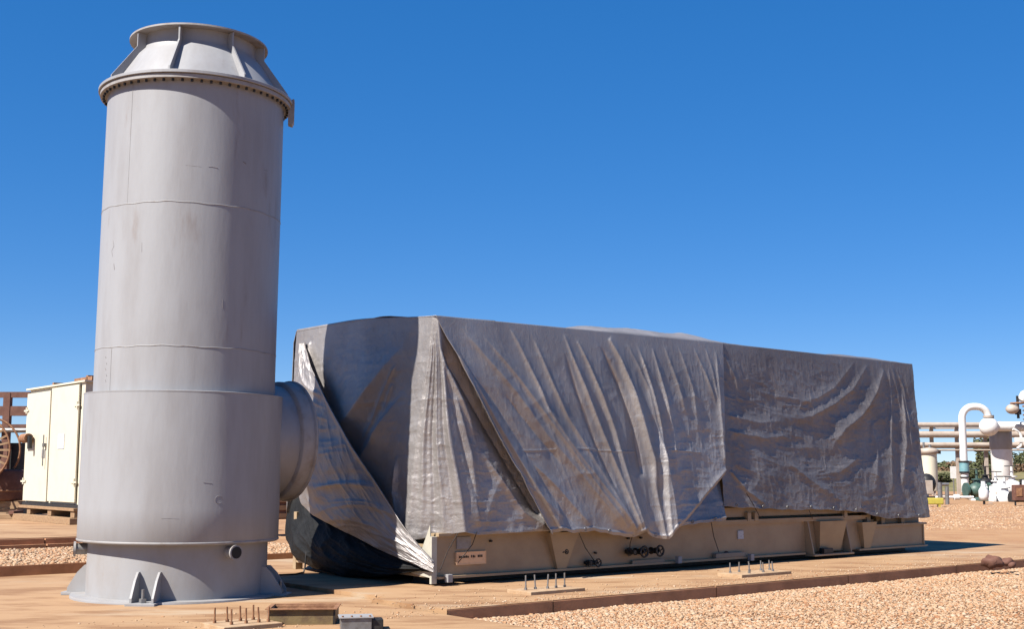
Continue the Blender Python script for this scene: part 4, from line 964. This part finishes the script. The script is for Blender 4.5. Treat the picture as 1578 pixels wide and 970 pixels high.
# valve group at the top right
q0 = W(1553, 632)
t = thing('valve_tree', (q0.x, YB - 1, GZ), 0, 'cluster of valves and flanges standing above the white vessel at the right edge', 'valve')
z0 = q0.z
MB().ball((-.1, 0, z0), .36, 14, 10, (1.2, 1, .9)).build('valve_body', M['tan'], t)
MB().cyl((.25, 0, z0 - .6), (.25, 0, z0 + .85), .09, 8).cyl((.25, 0, z0 - .35), (.25, 0, z0), .2, 10).build('stem', M['black'], t)
MB().torus(.42, .05, 24, 8, Matrix.Translation((.25, 0, z0 + .38))).build('handwheel', M['rust'], t)
for i in range(4): MB().cyl((.95, 0, z0 - .7 + i * .28), (.95, 0, z0 - .6 + i * .28), .38, 14).build('flange', M['rust' if i % 2 else 'steel'], t)
MB().cyl((.95, 0, .3), (.95, 0, z0 + .3), .18, 12).build('riser', M['tan'], t)
MB().tube([(.6, .3, z0 + .55), (.8, .3, z0 + .95), (1.2, .3, z0 + 1.15), (2.2, .3, z0 + 1.2)], .26, 12).build('elbow', M['white'], t)
MB().box(1.3, 1.9, -.2, .3, z0 - 1.6, z0 + .9).build('column', M['stack'], t)
# small white sign on a post
q0 = W(1469, 727, YB + 8)
t = thing('small_sign', (q0.x, YB + 8, GZ), 0, 'small white rectangular sign in the brush left of the curved pipe', 'sign')
MB().box(-.22, .22, -.03, .0, q0.z - .5, q0.z + .35, b=.01).build('panel', M['white'], t)
MB().cyl((0, .03, 0), (0, .03, q0.z), .04, 8).build('post', M['steel'], t)
# low pipework
def pipe_run(x0, x1, py, Y, r_px, m, label, extras=()):
    a, b_ = W(x0, py, Y), W(x1, py, Y); kk = Y / F_PX
    t = thing('low_pipe', (a.x, Y, GZ), 0, label, 'pipe', 'low pipes in front of the gas plant')
    z = a.z - GZ; MB().cyl((0, 0, z), (b_.x - a.x, 0, z), r_px * kk, 12).build('run', M[m], t)
    for q in np.linspace(.1, .9, max(2, int((x1 - x0) / 28))): MB().box((b_.x - a.x) * q - .07, (b_.x - a.x) * q + .07, -.1, .1, 0, max(z - r_px * kk, .05)).build('support', M['tan'], t)
    for q, rr, mm in extras:
        MB().cyl(((b_.x - a.x) * q - .14, 0, z), ((b_.x - a.x) * q + .14, 0, z), rr * kk, 14).build('flange', M[mm], t)
    return t
pipe_run(1442, 1500, 767, 72, 2.0, 'white', 'white low pipe in front of the pale tank, nearest the tarpaulin', ((.55, 4.5, 'white'), (.2, 3.2, 'tan')))
pipe_run(1497, 1590, 772, 70, 2.8, 'white', 'white low pipe with green and black flanges under the round vessel', ((.1, 5, 'green'), (.3, 4.5, 'black'), (.45, 4.5, 'green'), (.62, 7, 'white')))
pipe_run(1520, 1590, 783, 64, 2.2, 'white', 'lowest white pipe on short supports at the right edge', ((.25, 4.5, 'white'), (.6, 4, 'rust')))
pipe_run(1505, 1560, 757, 76, 2.4, 'white', 'upper white low pipe crossing behind the valves', ((.3, 4.2, 'green'), (.75, 4.6, 'white')))
def big_valve(px_, py, Y, k, m, label):
    p = W(px_, py, Y); t = thing('gate_valve', (p.x, Y, GZ), random.uniform(-.3, .3), label, 'valve', 'valves on the low pipework'); z = p.z - GZ
    MB().ball((0, 0, z), .30 * k, 14, 10, (1.25, 1, 1)).build('valve_body', M[m], t)
    for s_ in (-1, 1): MB().cyl((s_ * .5 * k, 0, z), (s_ * .42 * k, 0, z), .3 * k, 14).build('flange', M[m], t)
    MB().cyl((0, 0, z + .2 * k), (0, 0, z + .8 * k), .05 * k, 10).cyl((0, 0, z + .15 * k), (0, 0, z + .42 * k), .15 * k, 12, .11 * k).cyl((0, 0, z + .40 * k), (0, 0, z + .45 * k), .2 * k, 12).build('bonnet', M[m], t)
    MB().torus(.24 * k, .022 * k, 20, 6, Matrix.Translation((0, 0, z + .82 * k))).box(-.24 * k, .24 * k, -.02, .02, z + .81 * k, z + .83 * k).build('handwheel', M['black'], t)
    MB().box(-.12 * k, .12 * k, -.12 * k, .12 * k, 0, z - .25 * k).build('support', M['tan'], t)
for a in ((1506, 756, 74, 1.5, 'green', 'dark green gate valve just right of the curved pipe foot'), (1519, 747, 75, 1.3, 'black', 'black gate valve above the green flanges'),
          (1535, 757, 73, 1.35, 'white', 'white gate valve at the left foot of the upright vessel'), (1560, 752, 72, 1.5, 'white', 'white gate valve at the right foot of the upright vessel'),
          (1549, 770, 68, 1.5, 'white', 'fat white valve low in the middle of the pipework'), (1524, 772, 69, 1.0, 'green', 'small green valve low before the white one'),
          (1574, 768, 67, 1.2, 'black', 'black valve at the right edge above the red box')): big_valve(*a)
p = W(1517, 784, 62)
t = thing('drip_pot', (p.x, 62, GZ), 0, 'small white bottle-shaped pot hanging below the low pipes', 'pot')
MB().lathe([(.001, .18), (.18, .22), (.24, .4), (.24, .7), (.12, .9), (.10, 1.15)], 16).build('pot_body', M['white'], t)
MB().cyl((0, 0, 0), (0, 0, .2), .06, 8).build('stand', M['black'], t)
p = W(1571, 790, 60)
t = thing('control_box', (p.x, 60, GZ), 0, 'dark red control box on legs at the right edge', 'control box')
MB().box(-.25, .35, -.2, .2, .25, 1.0, b=.02).build('housing', M['redrust'], t)
for x in (-.2, .26): MB().box(x, x + .05, -.05, .05, 0, .25).build('leg', M['black'], t)
MB().box(-.18, .1, -.225, -.202, .45, .85, b=.01).build('door', M['rust'], t)
p = W(1432, 779, 58)
t = thing('yellow_bollard_barrier', (p.x, 58, GZ), 0, 'low yellow barrier on the ground just right of the tarpaulin', 'barrier')
t.name = 'yellow_barrier'
MB().box(-.55, .65, -.12, .12, .12, .42, b=.05).build('beam', M['yellow'], t)
for x in (-.4, .4): MB().box(x, x + .1, -.1, .1, 0, .13).build('foot', M['yellow'], t)
p = W(1449, 772, 62)
t = thing('pipe_stub', (p.x, 62, GZ), 0, 'short grey upright pipe stub right of the yellow barrier', 'pipe')
MB().cyl((0, 0, 0), (0, 0, 1.1), .12, 10).cyl((.35, 0, 0), (.35, 0, .9), .1, 10).build('tube', M['steel'], t)
MB().cyl((-.1, 0, 1.0), (.45, 0, 1.0), .08, 8).build('crosspiece', M['steel'], t)

# ---------------------------------------------------------------- brush and trees on the bank behind the plant
def foliage(n, rx, ry, rz_, size, seed, lobes=7):
    g_ = np.random.default_rng(seed)
    lc = np.stack([g_.uniform(-.65, .65, lobes) * rx, g_.uniform(-.6, .6, lobes) * ry, g_.uniform(.30, 1.25, lobes) * rz_], 1); lr = g_.uniform(.28, .55, lobes)
    w_ = g_.integers(0, lobes, n); d = g_.normal(size=(n, 3)); d /= np.linalg.norm(d, axis=1)[:, None]
    c = lc[w_] + d * (lr[w_] * g_.uniform(.55, 1.1, n) ** .5)[:, None] * np.array([rx, ry, rz_])
    c[:, 2] = np.maximum(c[:, 2], .05)
    nn = d + g_.normal(size=(n, 3)) * .7; nn /= np.linalg.norm(nn, axis=1)[:, None]
    t1 = np.cross(nn, g_.normal(size=(n, 3))); t1 /= np.linalg.norm(t1, axis=1)[:, None]; t2 = np.cross(nn, t1)
    s_ = size * g_.uniform(.6, 1.4, n)[:, None]
    v = np.stack([c - t1 * s_, c - t2 * s_ * .5, c + t1 * s_, c + t2 * s_ * .5], 1).reshape(-1, 3)
    return v
def plant(name, x, y, z, rx, ry, rz_, n, size, m, label, cat, group, seed, trunk=0.0, dense=7):
    t = thing(name, (x, y, z), 0, label, cat, group)
    v = foliage(n, rx, ry, rz_, size, seed, dense); v[:, 2] += trunk
    me = bpy.data.meshes.new('crown'); f = np.arange(n * 4).reshape(n, 4)
    me.from_pydata([tuple(q) for q in v], [], [tuple(q) for q in f]); me.materials.append(M[m]); me.update()
    o = bpy.data.objects.new('crown' if trunk else 'foliage', me); col.objects.link(o); o.parent = t
    mb = MB(); mb.tube([(0, 0, -.3), (.05, 0, trunk * .6 + .2), (.1 * rx, 0, trunk + rz_ * .6)], [.12 * rx ** .5, .09 * rx ** .5, .03], 8)
    for q in range(4):
        a = q * 1.6 + seed; mb.tube([(.03, 0, trunk * .6 + .2), (.3 * rx * math.cos(a), .3 * ry * math.sin(a), trunk + rz_ * .6), (.55 * rx * math.cos(a), .5 * ry * math.sin(a), trunk + rz_ * .95)], [.06, .04, .015], 6)
    mb.build('trunk' if trunk else 'stem', M['bark'], t)
bank = MB()
XL, XR = W(1380, 0, 110).x, W(1640, 0, 110).x
xs = np.linspace(XL - 4, XR + 30, 70); ys = np.linspace(0, 1, 14)
BX, BY = np.meshgrid(xs, ys, indexing='ij')
P = np.stack([BX, 100 + BY * 34, -.012 + (1.6 + .5 * fbm(BX * .12, BX * 0, 44)) * sm(0, .55, BY) + .25 * fbm(BX * .5, BY * 9, 46) * sm(0, .3, BY)], -1)
tag(grid_mesh('grass_bank', P[::-1], M['grass']), kind='structure')
bushes = [(1452, 728, 118, 2.2, 1.2), (1464, 722, 122, 2.8, 1.7), (1482, 722, 124, 2.6, 1.6), (1500, 718, 120, 2.8, 2.2), (1514, 708, 116, 2.8, 2.9), (1527, 712, 122, 2.6, 2.6), (1562, 712, 118, 2.8, 2.7), (1576, 706, 120, 3.0, 3.2)]
names = ['low brown bush on the bank beside the pale tank', 'brown bush behind the small white sign', 'dull brown bush behind the curved white pipe', 'rounded brown bush right of the curved pipe',
         'tall dark bush left of the upright vessel', 'leafy brown bush touching the left of the upright vessel', 'dark bush right of the upright vessel', 'tall brown bush at the right edge of the bank']
for i, (px_, py, Y, rx, rz_) in enumerate(bushes):
    p = W(px_, py, Y); plant('bush', p.x, Y, 1.1, rx, 1.8, (p.z - 1.1) / 1.35 + .25, 1500, .17, 'leafA' if i % 3 != 1 else 'leafB', names[i], 'bush', 'bushes on the bank behind the plant', 300 + i)
for i, (px_, Y, h) in enumerate(((1426, 112, 1.1), (1447, 108, .7), (1508, 106, 1.0), (1530, 104, 1.3))):
    p = W(px_, 740, Y); plant('shrub', p.x, Y, .5, 1.3, .9, h, 700, .13, 'leafB', ['green shrub at the foot of the bank beside the tank', 'small green shrub left of the white sign on the slope', 'green shrub at the foot of the bank right of the curved pipe', 'dark green shrub at the foot of the upright vessel'][i], 'shrub', 'green shrubs at the foot of the bank', 400 + i)
p = W(1518, 735, 98)
plant('young_tree', p.x, 98, 0, 1.0, 1.0, 1.7, 1100, .14, 'leafB', 'young tree on a pale trunk left of the upright vessel', 'tree', None, 77, trunk=1.9)
